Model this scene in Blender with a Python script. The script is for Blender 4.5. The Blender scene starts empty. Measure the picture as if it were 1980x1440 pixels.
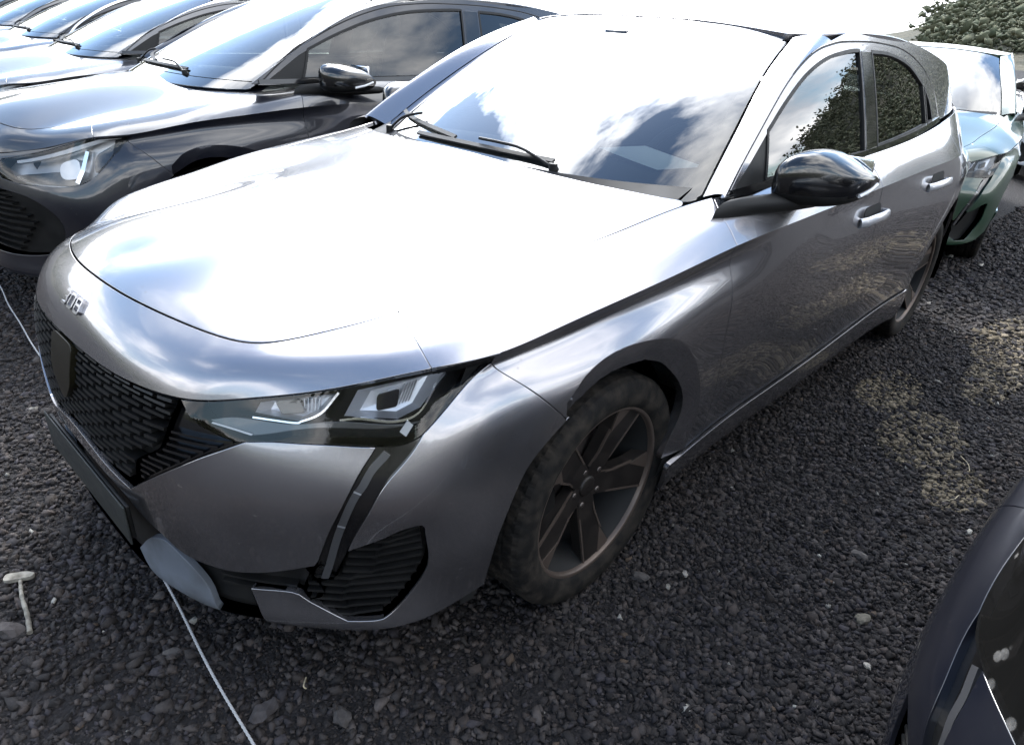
import bpy, bmesh, math, random
import numpy as np
from mathutils import Vector, Matrix
from mathutils.geometry import delaunay_2d_cdt
R = math.radians
random.seed(7); rng = np.random.default_rng(7)
scene = bpy.context.scene
COL = scene.collection
# ============ camera (24 mm equivalent phone camera held at chest height, rolled 4 degrees) ============
cam_d = bpy.data.cameras.new('camera'); cam = bpy.data.objects.new('camera', cam_d); COL.objects.link(cam)
cam_d.sensor_width = 36.0; cam_d.lens = 36.0*1318.48/1980.0; cam_d.clip_start = .02; cam_d.clip_end = 3000
_y, _p, _r = R(-138.213), R(-27.193), R(3.9506)
_d = np.array([math.cos(_p)*math.cos(_y), math.cos(_p)*math.sin(_y), math.sin(_p)])
_x = np.cross(_d, [0, 0, 1.]); _x /= np.linalg.norm(_x); _u = np.cross(_x, _d)
_x, _u = math.cos(_r)*_x+math.sin(_r)*_u, -math.sin(_r)*_x+math.cos(_r)*_u
cam.matrix_world = Matrix(((_x[0], _u[0], -_d[0], 1.19871), (_x[1], _u[1], -_d[1], 1.57873), (_x[2], _u[2], -_d[2], 1.35489), (0, 0, 0, 1)))
scene.camera = cam
# ============ sky, sun, exposure ============
SUN_AZ, SUN_EL = R(-132), R(44)
w = bpy.data.worlds.new('World'); scene.world = w; w.use_nodes = True
nt = w.node_tree; N = nt.nodes; Lk = nt.links
for n in list(N): N.remove(n)
out = N.new('ShaderNodeOutputWorld'); bg = N.new('ShaderNodeBackground'); bg.inputs['Strength'].default_value = .15
sky = N.new('ShaderNodeTexSky'); sky.sky_type = 'NISHITA'; sky.sun_disc = False
sky.sun_elevation = SUN_EL; sky.sun_rotation = R(90)-SUN_AZ; sky.air_density = 1.5; sky.dust_density = .35; sky.altitude = 300; sky.ozone_density = 3.0
tc = N.new('ShaderNodeTexCoord'); sep = N.new('ShaderNodeSeparateXYZ'); Lk.new(tc.outputs['Generated'], sep.inputs[0])
def wm(op, a, b=None):
    m = N.new('ShaderNodeMath'); m.operation = op
    for i, v in enumerate((a, b)):
        if v is None: continue
        if isinstance(v, (int, float)): m.inputs[i].default_value = v
        else: Lk.new(v, m.inputs[i])
    return m.outputs[0]
zz = wm('ADD', wm('MAXIMUM', sep.outputs[2], 0.0), .22)
cmb = N.new('ShaderNodeCombineXYZ'); Lk.new(wm('DIVIDE', sep.outputs[0], zz), cmb.inputs[0]); Lk.new(wm('DIVIDE', sep.outputs[1], zz), cmb.inputs[1])
mp = N.new('ShaderNodeMapping'); Lk.new(cmb.outputs[0], mp.inputs[0]); mp.inputs['Location'].default_value = (12.0, 15.1, 0)
n1 = N.new('ShaderNodeTexNoise'); n1.inputs['Scale'].default_value = 1.25; n1.inputs['Detail'].default_value = 7; n1.inputs['Roughness'].default_value = .58; n1.inputs['Distortion'].default_value = .35
Lk.new(mp.outputs[0], n1.inputs['Vector'])
cr = N.new('ShaderNodeValToRGB'); cr.color_ramp.elements[0].position = .48; cr.color_ramp.elements[1].position = .60
Lk.new(wm('ADD', n1.outputs[0], wm('MULTIPLY', wm('POWER', wm('SUBTRACT', 1.0, wm('MINIMUM', wm('MAXIMUM', sep.outputs[2], 0.0), 1.0)), 4.0), .20)), cr.inputs[0])   # clouds close up towards the horizon
n2 = N.new('ShaderNodeTexNoise'); n2.inputs['Scale'].default_value = 3.2; n2.inputs['Detail'].default_value = 3; Lk.new(mp.outputs[0], n2.inputs['Vector'])
cr2 = N.new('ShaderNodeValToRGB'); cr2.color_ramp.elements[0].color = (5.5, 5.9, 6.6, 1); cr2.color_ramp.elements[1].color = (12.5, 12.5, 12.5, 1)
cr2.color_ramp.elements[0].position = .35; cr2.color_ramp.elements[1].position = .62
Lk.new(n2.outputs[0], cr2.inputs[0])
# clouds towards the sun scatter its light forward: brighter with the cosine to the sun
vd = N.new('ShaderNodeVectorMath'); vd.operation = 'DOT_PRODUCT'; Lk.new(tc.outputs['Generated'], vd.inputs[0])
vd.inputs[1].default_value = (math.cos(SUN_EL)*math.cos(SUN_AZ), math.cos(SUN_EL)*math.sin(SUN_AZ), math.sin(SUN_EL))
fw = wm('ADD', wm('MULTIPLY', wm('POWER', wm('MAXIMUM', vd.outputs['Value'], 0.0), 12.0), 8.0), 1.0)
sc_ = N.new('ShaderNodeVectorMath'); sc_.operation = 'SCALE'; Lk.new(cr2.outputs[0], sc_.inputs[0]); Lk.new(fw, sc_.inputs['Scale'])
mx = N.new('ShaderNodeMixRGB'); Lk.new(wm('ADD', wm('MULTIPLY', cr.outputs[0], .99), .01), mx.inputs[0]); Lk.new(sky.outputs[0], mx.inputs[1]); Lk.new(sc_.outputs[0], mx.inputs[2])
Lk.new(mx.outputs[0], bg.inputs['Color']); Lk.new(bg.outputs[0], out.inputs[0])
sl = bpy.data.lights.new('sun', 'SUN'); sl.energy = 1.1; sl.angle = R(11); sl.color = (1, .955, .89)
so = bpy.data.objects.new('sun', sl); COL.objects.link(so)
so.rotation_euler = Vector((-math.cos(SUN_EL)*math.cos(SUN_AZ), -math.cos(SUN_EL)*math.sin(SUN_AZ), -math.sin(SUN_EL))).to_track_quat('-Z', 'Y').to_euler()
vs = scene.view_settings; vs.view_transform = 'Standard'; vs.look = 'None'; vs.exposure = 1.36; vs.gamma = 1.0; vs.use_curve_mapping = False
cy = scene.cycles; cy.max_bounces = 7; cy.diffuse_bounces = 2; cy.glossy_bounces = 4; cy.transmission_bounces = 3; cy.transparent_max_bounces = 8; cy.caustics_reflective = False; cy.caustics_refractive = False; cy.sample_clamp_indirect = 6.0
# ============ materials ============
MATS = {}
def mat(name, col=(.5, .5, .5), rough=.5, metal=0.0, coat=0.0, coat_rough=.03, spec=.5, emit=None, noise=None, bump=None):
    """noise=(scale, amount, colour): blotches of a second colour; bump=(scale, strength, distance)"""
    if name in MATS: return MATS[name]
    m = bpy.data.materials.new(name); m.use_nodes = True; t = m.node_tree; p = t.nodes['Principled BSDF']
    p.inputs['Base Color'].default_value = (*col, 1); p.inputs['Roughness'].default_value = rough; p.inputs['Metallic'].default_value = metal
    p.inputs['Coat Weight'].default_value = coat; p.inputs['Coat Roughness'].default_value = coat_rough; p.inputs['Specular IOR Level'].default_value = spec
    c = t.nodes.new('ShaderNodeTexCoord')
    if noise:
        nz = t.nodes.new('ShaderNodeTexNoise'); nz.inputs['Scale'].default_value = noise[0]; nz.inputs['Detail'].default_value = 6; t.links.new(c.outputs['Object'], nz.inputs['Vector'])
        r = t.nodes.new('ShaderNodeValToRGB'); r.color_ramp.elements[0].position = .42; r.color_ramp.elements[1].position = .68
        t.links.new(nz.outputs[0], r.inputs[0])
        ml = t.nodes.new('ShaderNodeMath'); ml.operation = 'MULTIPLY'; ml.inputs[1].default_value = noise[1]; t.links.new(r.outputs[0], ml.inputs[0])
        x = t.nodes.new('ShaderNodeMixRGB'); x.inputs[1].default_value = (*col, 1); x.inputs[2].default_value = (*noise[2], 1); t.links.new(ml.outputs[0], x.inputs[0])
        t.links.new(x.outputs[0], p.inputs['Base Color'])
        rr = t.nodes.new('ShaderNodeMath'); rr.operation = 'MULTIPLY_ADD'; rr.inputs[1].default_value = .3*noise[1]; rr.inputs[2].default_value = rough
        t.links.new(r.outputs[0], rr.inputs[0]); t.links.new(rr.outputs[0], p.inputs['Roughness'])
    if bump:
        nb = t.nodes.new('ShaderNodeTexNoise'); nb.inputs['Scale'].default_value = bump[0]; nb.inputs['Detail'].default_value = 5; t.links.new(c.outputs['Object'], nb.inputs['Vector'])
        b = t.nodes.new('ShaderNodeBump'); b.inputs['Strength'].default_value = bump[1]; b.inputs['Distance'].default_value = bump[2]
        t.links.new(nb.outputs[0], b.inputs['Height']); t.links.new(b.outputs[0], p.inputs['Normal'])
    if emit: p.inputs['Emission Color'].default_value = (*emit[0], 1); p.inputs['Emission Strength'].default_value = emit[1]
    MATS[name] = m; return m
def paint(name, col, metal=.85, rough=.38, dust=(.25, .22, .19), dustamt=.5, coat_ior=1.5):
    """metallic car paint: flake base under a clear coat, with a thin uneven film of dust and water marks that dulls the coat"""
    if name in MATS: return MATS[name]
    m = bpy.data.materials.new(name); m.use_nodes = True; t = m.node_tree; p = t.nodes['Principled BSDF']
    c = t.nodes.new('ShaderNodeTexCoord')
    def nz(s, d=5): 
        n = t.nodes.new('ShaderNodeTexNoise'); n.inputs['Scale'].default_value = s; n.inputs['Detail'].default_value = d; t.links.new(c.outputs['Object'], n.inputs['Vector']); return n.outputs[0]
    def ramp(a, lo, hi):
        r = t.nodes.new('ShaderNodeMapRange'); r.inputs['From Min'].default_value = lo; r.inputs['From Max'].default_value = hi; t.links.new(a, r.inputs[0]); return r.outputs[0]
    def mul(a, b):
        q = t.nodes.new('ShaderNodeMath'); q.operation = 'MULTIPLY'; t.links.new(a, q.inputs[0])
        if isinstance(b, float): q.inputs[1].default_value = b
        else: t.links.new(b, q.inputs[1])
        return q.outputs[0]
    def add(a, b):
        q = t.nodes.new('ShaderNodeMath'); q.operation = 'ADD'; q.use_clamp = True; t.links.new(a, q.inputs[0]); t.links.new(b, q.inputs[1]); return q.outputs[0]
    film = mul(ramp(nz(5.0, 8), .42, .75), .10*dustamt)
    vo = t.nodes.new('ShaderNodeTexVoronoi'); vo.inputs['Scale'].default_value = 42; t.links.new(c.outputs['Object'], vo.inputs['Vector'])
    sp = mul(ramp(vo.outputs['Distance'], .16, .08), mul(ramp(nz(3.0, 3), .55, .72), .55*dustamt))
    dirt = add(film, sp)
    x = t.nodes.new('ShaderNodeMixRGB'); x.inputs[1].default_value = (*col, 1); x.inputs[2].default_value = (*dust, 1); t.links.new(dirt, x.inputs[0]); t.links.new(x.outputs[0], p.inputs['Base Color'])
    mm = t.nodes.new('ShaderNodeMath'); mm.operation = 'MULTIPLY_ADD'; mm.inputs[1].default_value = -metal; mm.inputs[2].default_value = metal; t.links.new(dirt, mm.inputs[0]); t.links.new(mm.outputs[0], p.inputs['Metallic'])
    p.inputs['Roughness'].default_value = rough; p.inputs['Coat Weight'].default_value = 1.0; p.inputs['Coat IOR'].default_value = coat_ior
    cr_ = t.nodes.new('ShaderNodeMath'); cr_.operation = 'MULTIPLY_ADD'; cr_.inputs[1].default_value = .25; cr_.inputs[2].default_value = .015; t.links.new(dirt, cr_.inputs[0]); t.links.new(cr_.outputs[0], p.inputs['Coat Roughness'])
    fl = t.nodes.new('ShaderNodeTexNoise'); fl.inputs['Scale'].default_value = 1400; t.links.new(c.outputs['Object'], fl.inputs['Vector'])
    b = t.nodes.new('ShaderNodeBump'); b.inputs['Strength'].default_value = .06; b.inputs['Distance'].default_value = .0005; t.links.new(fl.outputs[0], b.inputs['Height']); t.links.new(b.outputs[0], p.inputs['Normal'])
    MATS[name] = m; return m
def glass(name, tint, refl=1.0, rough=0.0):
    """thin sheet glass: fresnel reflection over a tinted see-through"""
    if name in MATS: return MATS[name]
    m = bpy.data.materials.new(name); m.use_nodes = True; t = m.node_tree
    for n in list(t.nodes): t.nodes.remove(n)
    o = t.nodes.new('ShaderNodeOutputMaterial'); tr = t.nodes.new('ShaderNodeBsdfTransparent'); tr.inputs[0].default_value = (*tint, 1)
    g = t.nodes.new('ShaderNodeBsdfGlossy'); g.inputs['Roughness'].default_value = rough
    f = t.nodes.new('ShaderNodeFresnel'); f.inputs[0].default_value = 1.55
    k = t.nodes.new('ShaderNodeMath'); k.operation = 'MULTIPLY'; k.use_clamp = True; k.inputs[1].default_value = 1.7*refl; t.links.new(f.outputs[0], k.inputs[0])
    x = t.nodes.new('ShaderNodeMixShader'); t.links.new(k.outputs[0], x.inputs[0]); t.links.new(tr.outputs[0], x.inputs[1]); t.links.new(g.outputs[0], x.inputs[2]); t.links.new(x.outputs[0], o.inputs[0])
    MATS[name] = m; return m
SILVER = paint('silver_paint', (.293, .286, .30), .95, .25, dustamt=.9, coat_ior=1.6); BLACK = paint('black_paint', (.0035, .005, .011), .2, .35); NAVY = paint('navy_paint', (.012, .016, .026), .5, .3)
GREEN = paint('green_paint', (.004, .032, .014), .1, .35); WHITE = paint('pearl_paint', (.62, .62, .62), .1, .4); GREY = paint('grey_paint', (.12, .12, .125), .7, .38)
GLOSSBLK = mat('gloss_black', (.004, .004, .0045), .12, coat=.6, noise=(9, .25, (.02, .018, .016)))
PLASTIC = mat('black_plastic', (.007, .007, .007), .45, noise=(14, .4, (.018, .017, .016)), spec=.25)
DARK = mat('dark_void', (.006, .006, .006), .8)
RUBBER = mat('tyre_rubber', (.010, .0095, .009), .8, noise=(26, .6, (.050, .042, .034)), bump=(160, .4, .002), spec=.15)
RIMDARK = mat('rim_dark', (.013, .011, .010), .4, .2, noise=(12, .5, (.028, .022, .018)))
RIMFACE = mat('rim_machined', (.125, .098, .082), .42, .6, noise=(16, .5, (.11, .085, .07)))
STEEL = mat('brake_steel', (.14, .12, .11), .5, .8)
CHROME = mat('chrome', (.75, .75, .77), .10, 1.0)
SATIN = mat('satin_silver', (.42, .43, .45), .35, .8)
BLADE = mat('skid_silver', (.15, .168, .195), .45, .3, noise=(9, .8, (.07, .075, .08)))
LENS = glass('headlamp_lens', (.92, .93, .94), .55); WSGLASS = glass('windscreen_glass', (.55, .60, .58), 1.6); SIDEGLASS = glass('side_glass', (.50, .55, .52), 1.1); PRIVACY = glass('tinted_glass', (.10, .11, .11), 1.1)
GUIDE = mat('light_guide', (.045, .045, .047), .3, coat=1.0); WHITEP = mat('white_lamp_plastic', (.7, .7, .7), .35, coat=.5)
HOUSING = mat('lamp_black', (.005, .005, .005), .55, spec=.2); INTERIOR = mat('cabin_trim', (.02, .02, .021), .7); SEAT = mat('seat_cloth', (.035, .035, .037), .9)
PLATE = mat('plate_face', (.022, .024, .023), .5, spec=.3, noise=(20, .6, (.035, .035, .03)))
# ============ splines and body surfaces (metres, x forward from front axle, y to the car's left, z up) ============
# ---------- cubic spline helpers (natural) ----------
def nat(tk, Y, tq):
    """natural cubic spline through (tk,Y[k]) evaluated at tq (any leading shape); Y (n,...)"""
    n=len(tk); h=np.diff(tk)
    A=np.zeros((n,n)); B=np.zeros((n,)+Y.shape[1:])
    A[0,0]=A[-1,-1]=1
    for i in range(1,n-1):
        A[i,i-1]=h[i-1];A[i,i]=2*(h[i-1]+h[i]);A[i,i+1]=h[i]
        B[i]=6*((Y[i+1]-Y[i])/h[i]-(Y[i]-Y[i-1])/h[i-1])
    M=np.linalg.solve(A,B.reshape(n,-1)).reshape(B.shape)
    tq=np.asarray(tq,float); k=np.clip(np.searchsorted(tk,tq,side='right')-1,0,n-2)
    e=(slice(None),)*tq.ndim+(None,)*(Y.ndim-1)
    a=((tk[k+1]-tq)/h[k])[e];b=((tq-tk[k])/h[k])[e];hh=h[k][e]
    return a*Y[k]+b*Y[k+1]+((a**3-a)*M[k]+(b**3-b)*M[k+1])*hh*hh/6
class Patch:
    """interpolating tensor spline through a net net[j][i] of points (stations j, rows i)"""
    def __init__(s,sk,tk,net):
        s.sk=np.array(sk,float);s.tk=np.array(tk,float)
        s.net=np.array(net,float)            # (ns,nt,3)
        # pre-spline in s on a dense grid, then use bicubic sampling
        s.S=np.linspace(s.sk[0],s.sk[-1],1200)
        s.T=np.linspace(s.tk[0],s.tk[-1],160)
        g=nat(s.sk,s.net,s.S)                # (900,nt,3)
        g=nat(s.tk,np.swapaxes(g,0,1),s.T)   # (160,900,3)
        s.g=np.swapaxes(g,0,1).copy()        # (900,160,3)
        ds=np.gradient(s.g,axis=0);dt=np.gradient(s.g,axis=1)
        n=np.cross(ds,dt);n/=np.linalg.norm(n,axis=2,keepdims=True)+1e-12
        s.n=n
        s.flip=1
    def _bil(s,a,st):
        st=np.atleast_2d(st)
        u=np.clip((st[:,0]-s.S[0])/(s.S[1]-s.S[0]),0,len(s.S)-1.001);v=np.clip((st[:,1]-s.T[0])/(s.T[1]-s.T[0]),0,len(s.T)-1.001)
        i=u.astype(int);j=v.astype(int);f=(u-i)[:,None];g=(v-j)[:,None]
        return a[i,j]*(1-f)*(1-g)+a[i+1,j]*f*(1-g)+a[i,j+1]*(1-f)*g+a[i+1,j+1]*f*g
    def P(s,st): return s._bil(s.g,st)
    def N(s,st):
        n=s._bil(s.n,st)*s.flip; return n/np.linalg.norm(n,axis=1,keepdims=True)
# ---------- station data ----------
W=[(.895,0),(.890,.17),(.866,.325),(.825,.445),(.755,.555),(.66,.67),(.54,.775),(.43,.83),(.27,.872),(.09,.893),(-.12,.897),(-.40,.888),(-.62,.886),(-1,.890),(-1.5,.893),(-2.1,.897),(-2.6,.900),(-2.95,.848),(-3.2,.775),(-3.37,.60),(-3.44,.30),(-3.45,0)]
K=[(.868,0,.705),(.862,.17,.704),(.838,.31,.702),(.793,.425,.704),(.72,.51,.716),(.616,.62,.745),(.485,.738,.79),(.38,.785,.80),(.235,.815,.822),(.08,.84,.848),(-.12,.855,.868),(-.40,.866,.893),(-.62,.872,.903),(-1.0,.875,.912),(-1.5,.877,.922),(-2.1,.876,.933),(-2.6,.862,.94),(-2.95,.788,.935),(-3.2,.70,.93),(-3.35,.54,.925),(-3.42,.27,.92),(-3.43,0,.92)]
H=[(.79,0,.82),(.782,.13,.816),(.755,.27,.808),(.715,.39,.797),(.66,.465,.791),(.56,.515,.803),(.43,.572,.829),(.31,.597,.85),(.196,.62,.87),(.05,.66,.90),(-.145,.69,.93),(-.41,.715,.965),(-.60,.765,.988),(-1.0,.785,1.0),(-1.5,.787,1.012),(-2.1,.775,1.035),(-2.6,.745,1.07),(-2.95,.70,1.09),(-3.2,.63,1.10),(-3.32,.5,1.10),(-3.38,.25,1.10),(-3.4,0,1.10)]
# lower rows r1..r7 : (z, inset)
fr=[(.66,.003),(.55,0),(.44,.002),(.33,.010),(.25,.010),(.19,.016)]
fc=[(.685,.019),(.635,.007)]+fr[1:]
L=[fc,fc,fc,
 [(.675,.024),(.635,.012)]+fr[1:],[(.68,.042),(.635,.022)]+fr[1:],[(.70,.05),(.64,.028)]+fr[1:],[(.73,.053),(.65,.028)]+fr[1:],
 [(.765,.064),(.705,.031),(.58,.004),(.46,0),(.35,.004),(.26,.014),(.19,.028)],
 [(.790,.070),(.738,.031),(.62,.004),(.48,0),(.36,.006),(.27,.020),(.20,.05)],
 [(.813,.067),(.758,.022),(.64,.0),(.49,0),(.37,.006),(.28,.020),(.20,.05)],
 [(.832,.058),(.774,.022),(.65,.003),(.50,0),(.38,.008),(.29,.020),(.20,.05)],
 [(.857,.034),(.785,.015),(.65,.004),(.50,.002),(.39,.010),(.305,.018),(.20,.05)]]
sd=[(.872,.013),(.78,.003),(.65,0),(.50,.006),(.40,.015),(.31,.022),(.20,.055)]
L+=[sd]*5+[[(.88,.012),(.78,.003),(.65,0),(.50,.004),(.40,.012),(.32,.022),(.24,.055)]]*5
W2=np.array(W);ns=len(W)
s_k=np.concatenate([[0],np.cumsum(np.linalg.norm(np.diff(W2,axis=0),axis=1))])
tg=np.gradient(W2,s_k,axis=0);tg[0]=(0,1);tg[-1]=(0,-1)
nr=np.stack([tg[:,1],-tg[:,0]],1);nr/=np.linalg.norm(nr,axis=1,keepdims=True)
L=[l+[(l[-1][0]-.03,l[-1][1]+.06)] for l in L]
low=np.zeros((ns,9,3));low[:,0]=K
for j in range(ns):
    for i,(z,o) in enumerate(L[j]): low[j,i+1]=(*(W2[j]-nr[j]*o),z)
up=np.zeros((ns,4,3));up[:,0]=K;up[:,3]=H
bulge=[.012,.012,.012,.012,.012,.013,.014,.014,.013,.012,.012,.012,.008,.006,.006,.006,.006,.006,.006,.006,.006,.006]
for j in range(ns):
    k,h=up[j,0],up[j,3]; d=h-k; m=np.array([nr[j,0],nr[j,1],0]); nn=np.cross(np.cross(d,m),d); nn/=np.linalg.norm(nn)
    up[j,1]=k+d*.30+nn*bulge[j]; up[j,2]=k+d*.66+nn*bulge[j]
def mirror_ext(sk,net,k=8):
    m=net*np.array([1,-1,1]); L_=sk[-1]
    sk2=np.concatenate([-sk[1:k+1][::-1],sk,(2*L_-sk[-k-1:-1])[::-1]])
    return sk2,np.concatenate([m[1:k+1][::-1],net,m[-k-1:-1][::-1]])
def chord(net): 
    d=np.linalg.norm(np.diff(net,axis=1),axis=2).mean(0); return np.concatenate([[0],np.cumsum(d)])
sx,lown=mirror_ext(s_k,low);_,upn=mirror_ext(s_k,up)
LOW=Patch(sx,chord(low),lown); UP=Patch(sx,chord(up),upn); UP.flip=1; LOW.flip=-1
HOODC = [(.70, .850), (.55, .889), (.35, .926), (.15, .954), (-.05, .977), (-.25, .997), (-.40, 1.008)]
# ---------- height fields: one coordinate as a function of the other two ----------
class HF:
    def __init__(s, f, perm): s.f = f; s.perm = perm
    def P(s, ab):
        ab = np.atleast_2d(np.asarray(ab, float)); c = s.f(ab); o = np.zeros((len(ab), 3))
        o[:, s.perm[0]] = ab[:, 0]; o[:, s.perm[1]] = ab[:, 1]; o[:, s.perm[2]] = c; return o
    def N(s, ab):
        ab = np.atleast_2d(np.asarray(ab, float)); e = 2e-3
        ga = (s.f(ab+[e, 0])-s.f(ab-[e, 0]))/(2*e); gb = (s.f(ab+[0, e])-s.f(ab-[0, e]))/(2*e)
        o = np.zeros((len(ab), 3)); o[:, s.perm[0]] = -ga; o[:, s.perm[1]] = -gb; o[:, s.perm[2]] = 1
        return s.sgn*o/np.linalg.norm(o, axis=1, keepdims=True)
    sgn = 1
def tps(P, reg=1e-5):
    """thin plate spline f(a,b) through rows (a,b,c)"""
    P = np.array(P, float); n = len(P); ab = P[:, :2]
    k = lambda a, b: (lambda r: .5*r*np.log(r+1e-12))(((a[:, None]-b[None])**2).sum(2))
    A = np.zeros((n+3, n+3)); A[:n, :n] = k(ab, ab)+reg*np.eye(n); A[:n, n] = 1; A[:n, n+1:] = ab; A[n:, :n] = A[:n, n:].T
    w = np.linalg.solve(A, np.concatenate([P[:, 2], [0, 0, 0]]))
    return lambda q: k(q, ab)@w[:-3]+w[-3]+q@w[-2:]
def both(P): return [q for p in P for q in ((p, (p[0], -p[1], p[2])) if abs(p[1]) > 1e-4 else (p,))]
T3 = UP.tk[-1]
# hood
hp = []
for s_ in np.linspace(0, s_k[11], 34):
    for tt in (T3, T3-.02): hp.append(tuple(UP.P([[s_, tt]])[0]))
hp += [(x, 0, z) for x, z in HOODC]
HOOD = HF(tps(both(hp)), (0, 1, 2))
# side glass plane
_xs = np.array([-3.4, -3.2, -2.95, -2.6, -2.1, -1.5, -1.0, -.6, -.3, .1]); _ys = np.array([.60, .66, .712, .748, .772, .783, .782, .776, .768, .755])
def _sw(q):
    dz = q[:, 1]-1.0; return nat(_xs, _ys, np.clip(q[:, 0], -3.39, .09))-.33*dz-.18*dz*np.abs(dz)
SW = HF(_sw, (0, 2, 1))
def make_ws(dx):
    b = [(-.275+dx, 0, .976), (-.30+dx, .3, .973), (-.39+dx, .55, .965), (-.511+dx, .70, .962), (-.62+dx, .80, .96)]; t = [(-1.12+dx*.6, 0, 1.40), (-1.125+dx*.6, .27, 1.396), (-1.15+dx*.6, .45, 1.380), (-1.19+dx*.6, .55, 1.362), (-1.25+dx*.6, .64, 1.345)]
    P = []
    for p, q in zip(b, t):
        p, q = np.array(p), np.array(q); nn = np.array([q[2]-p[2], 0, p[0]-q[0]]); nn /= np.linalg.norm(nn)
        for u in (0, .25, .5, .75, 1.0):
            v = p+(q-p)*u+nn*.022*4*u*(1-u); P.append((v[1], v[2], v[0]))
            if v[1] > 1e-4: P.append((-v[1], v[2], v[0]))
    return HF(tps(P), (1, 2, 0))
WS = make_ws(0.0)
_rw = []
for y, xb, xt in ((0, -3.40, -3.08), (.3, -3.375, -3.06), (.5, -3.31, -3.0), (.62, -3.24, -2.93)):
    for u in (0, .5, 1): _rw.append((y, 1.09+.21*u, xb+(xt-xb)*u-.02*4*u*(1-u)))
RW = HF(tps([q for p in _rw for q in ((p, (-p[0], p[1], p[2])) if p[0] > 0 else (p,))]), (1, 2, 0)); RW.sgn = -1
# roof
_rf = [(-1.12, 0, 1.400), (-1.125, .27, 1.396), (-1.15, .45, 1.382), (-1.20, .56, 1.372), (-1.42, .622, 1.386), (-1.65, .634, 1.392), (-2.05, .628, 1.384), (-2.48, .60, 1.348), (-2.82, .565, 1.308), (-2.95, .50, 1.295), (-3.06, .25, 1.30), (-3.08, 0, 1.305)]
_rf += [(x, 0, z) for x, z in ((-1.3, 1.418), (-1.6, 1.434), (-2.0, 1.434), (-2.4, 1.412), (-2.8, 1.362))]+[(x, .3, z-.008) for x, z in ((-1.3, 1.418), (-1.6, 1.434), (-2.0, 1.434), (-2.4, 1.412), (-2.8, 1.362))]
ROOF = HF(tps(both(_rf)), (0, 1, 2))
# ============ mesh helpers ============
def crom(pts, step=.02):
    """Catmull-Rom through pts, resampled"""
    P = np.array(pts, float)
    if len(P) == 2: q = [P[0]+(P[1]-P[0])*u for u in np.linspace(0, 1, max(2, int(np.linalg.norm(P[1]-P[0])/step)+1))]; return q
    E = np.vstack([2*P[0]-P[1], P, 2*P[-1]-P[-2]]); o = []
    for i in range(1, len(E)-2):
        n = max(2, int(np.linalg.norm(E[i+1]-E[i])/step)+1)
        for u in np.linspace(0, 1, n, endpoint=False):
            a, b, c, d = E[i-1:i+3]
            o.append(.5*((2*b)+(-a+c)*u+(2*a-5*b+4*c-d)*u*u+(-a+3*b-3*c+d)*u**3))
    o.append(P[-1]); return o
def outl(*edges, step=.02):
    """closed outline from edges (lists of control points); an edge starts where the one before ends"""
    o = []; last = None
    first = np.array(edges[0][0], float)
    for i, e in enumerate(edges):
        e = [np.array(p, float) for p in e]
        if last is not None and np.linalg.norm(e[0]-last) > 1e-9: e = [last]+e
        c = crom(e, step); o += c[:-1]; last = c[-1]
    if np.linalg.norm(last-first) > 1e-6: o += crom([last, first], step)[:-1]
    P = np.array(o)
    a = .5*np.sum(P[:, 0]*np.roll(P[:, 1], -1)-np.roll(P[:, 0], -1)*P[:, 1])
    return P if a > 0 else P[::-1]
def rounded(poly, r, n=5):
    P = np.array(poly, float); o = []
    for i in range(len(P)):
        a, b, c = P[i-1], P[i], P[(i+1) % len(P)]; u = a-b; v = c-b; lu, lv = np.linalg.norm(u), np.linalg.norm(v); k = min(r, lu*.45, lv*.45)
        p, q = b+u/lu*k, b+v/lv*k
        for t in np.linspace(0, 1, n): o.append((1-t)**2*p+2*t*(1-t)*b+t*t*q)
    P = np.array(o); a = .5*np.sum(P[:, 0]*np.roll(P[:, 1], -1)-np.roll(P[:, 0], -1)*P[:, 1])
    return P if a > 0 else P[::-1]
def inset(P, g, keep=None):
    e = np.roll(P, -1, 0)-P; n = np.stack([-e[:, 1], e[:, 0]], 1); n /= np.linalg.norm(n, axis=1, keepdims=True)+1e-12
    m = n+np.roll(n, 1, 0); m /= np.linalg.norm(m, axis=1, keepdims=True)+1e-9; d = np.maximum((m*n).sum(1), .5)
    q = P+m*(g/d)[:, None]
    if keep is not None: q[keep, 1] = P[keep, 1]
    return q
def pin(P, q):
    """points q inside polygon P"""
    x, y = q[:, 0], q[:, 1]; c = np.zeros(len(q), bool); x1, y1 = P[:, 0], P[:, 1]; x2, y2 = np.roll(x1, -1), np.roll(y1, -1)
    for a, b, d, e in zip(x1, y1, x2, y2):
        if b == e: continue
        c ^= ((b > y) != (e > y)) & (x < (d-a)*(y-b)/(e-b)+a)
    return c
def dist_edge(P, q):
    a = P; b = np.roll(P, -1, 0); d = np.full(len(q), 1e9)
    for p, r in zip(a, b):
        v = r-p; l = v@v
        if l < 1e-14: continue
        t = np.clip(((q-p)@v)/l, 0, 1); d = np.minimum(d, np.linalg.norm(q-p-t[:, None]*v, axis=1))
    return d
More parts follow.
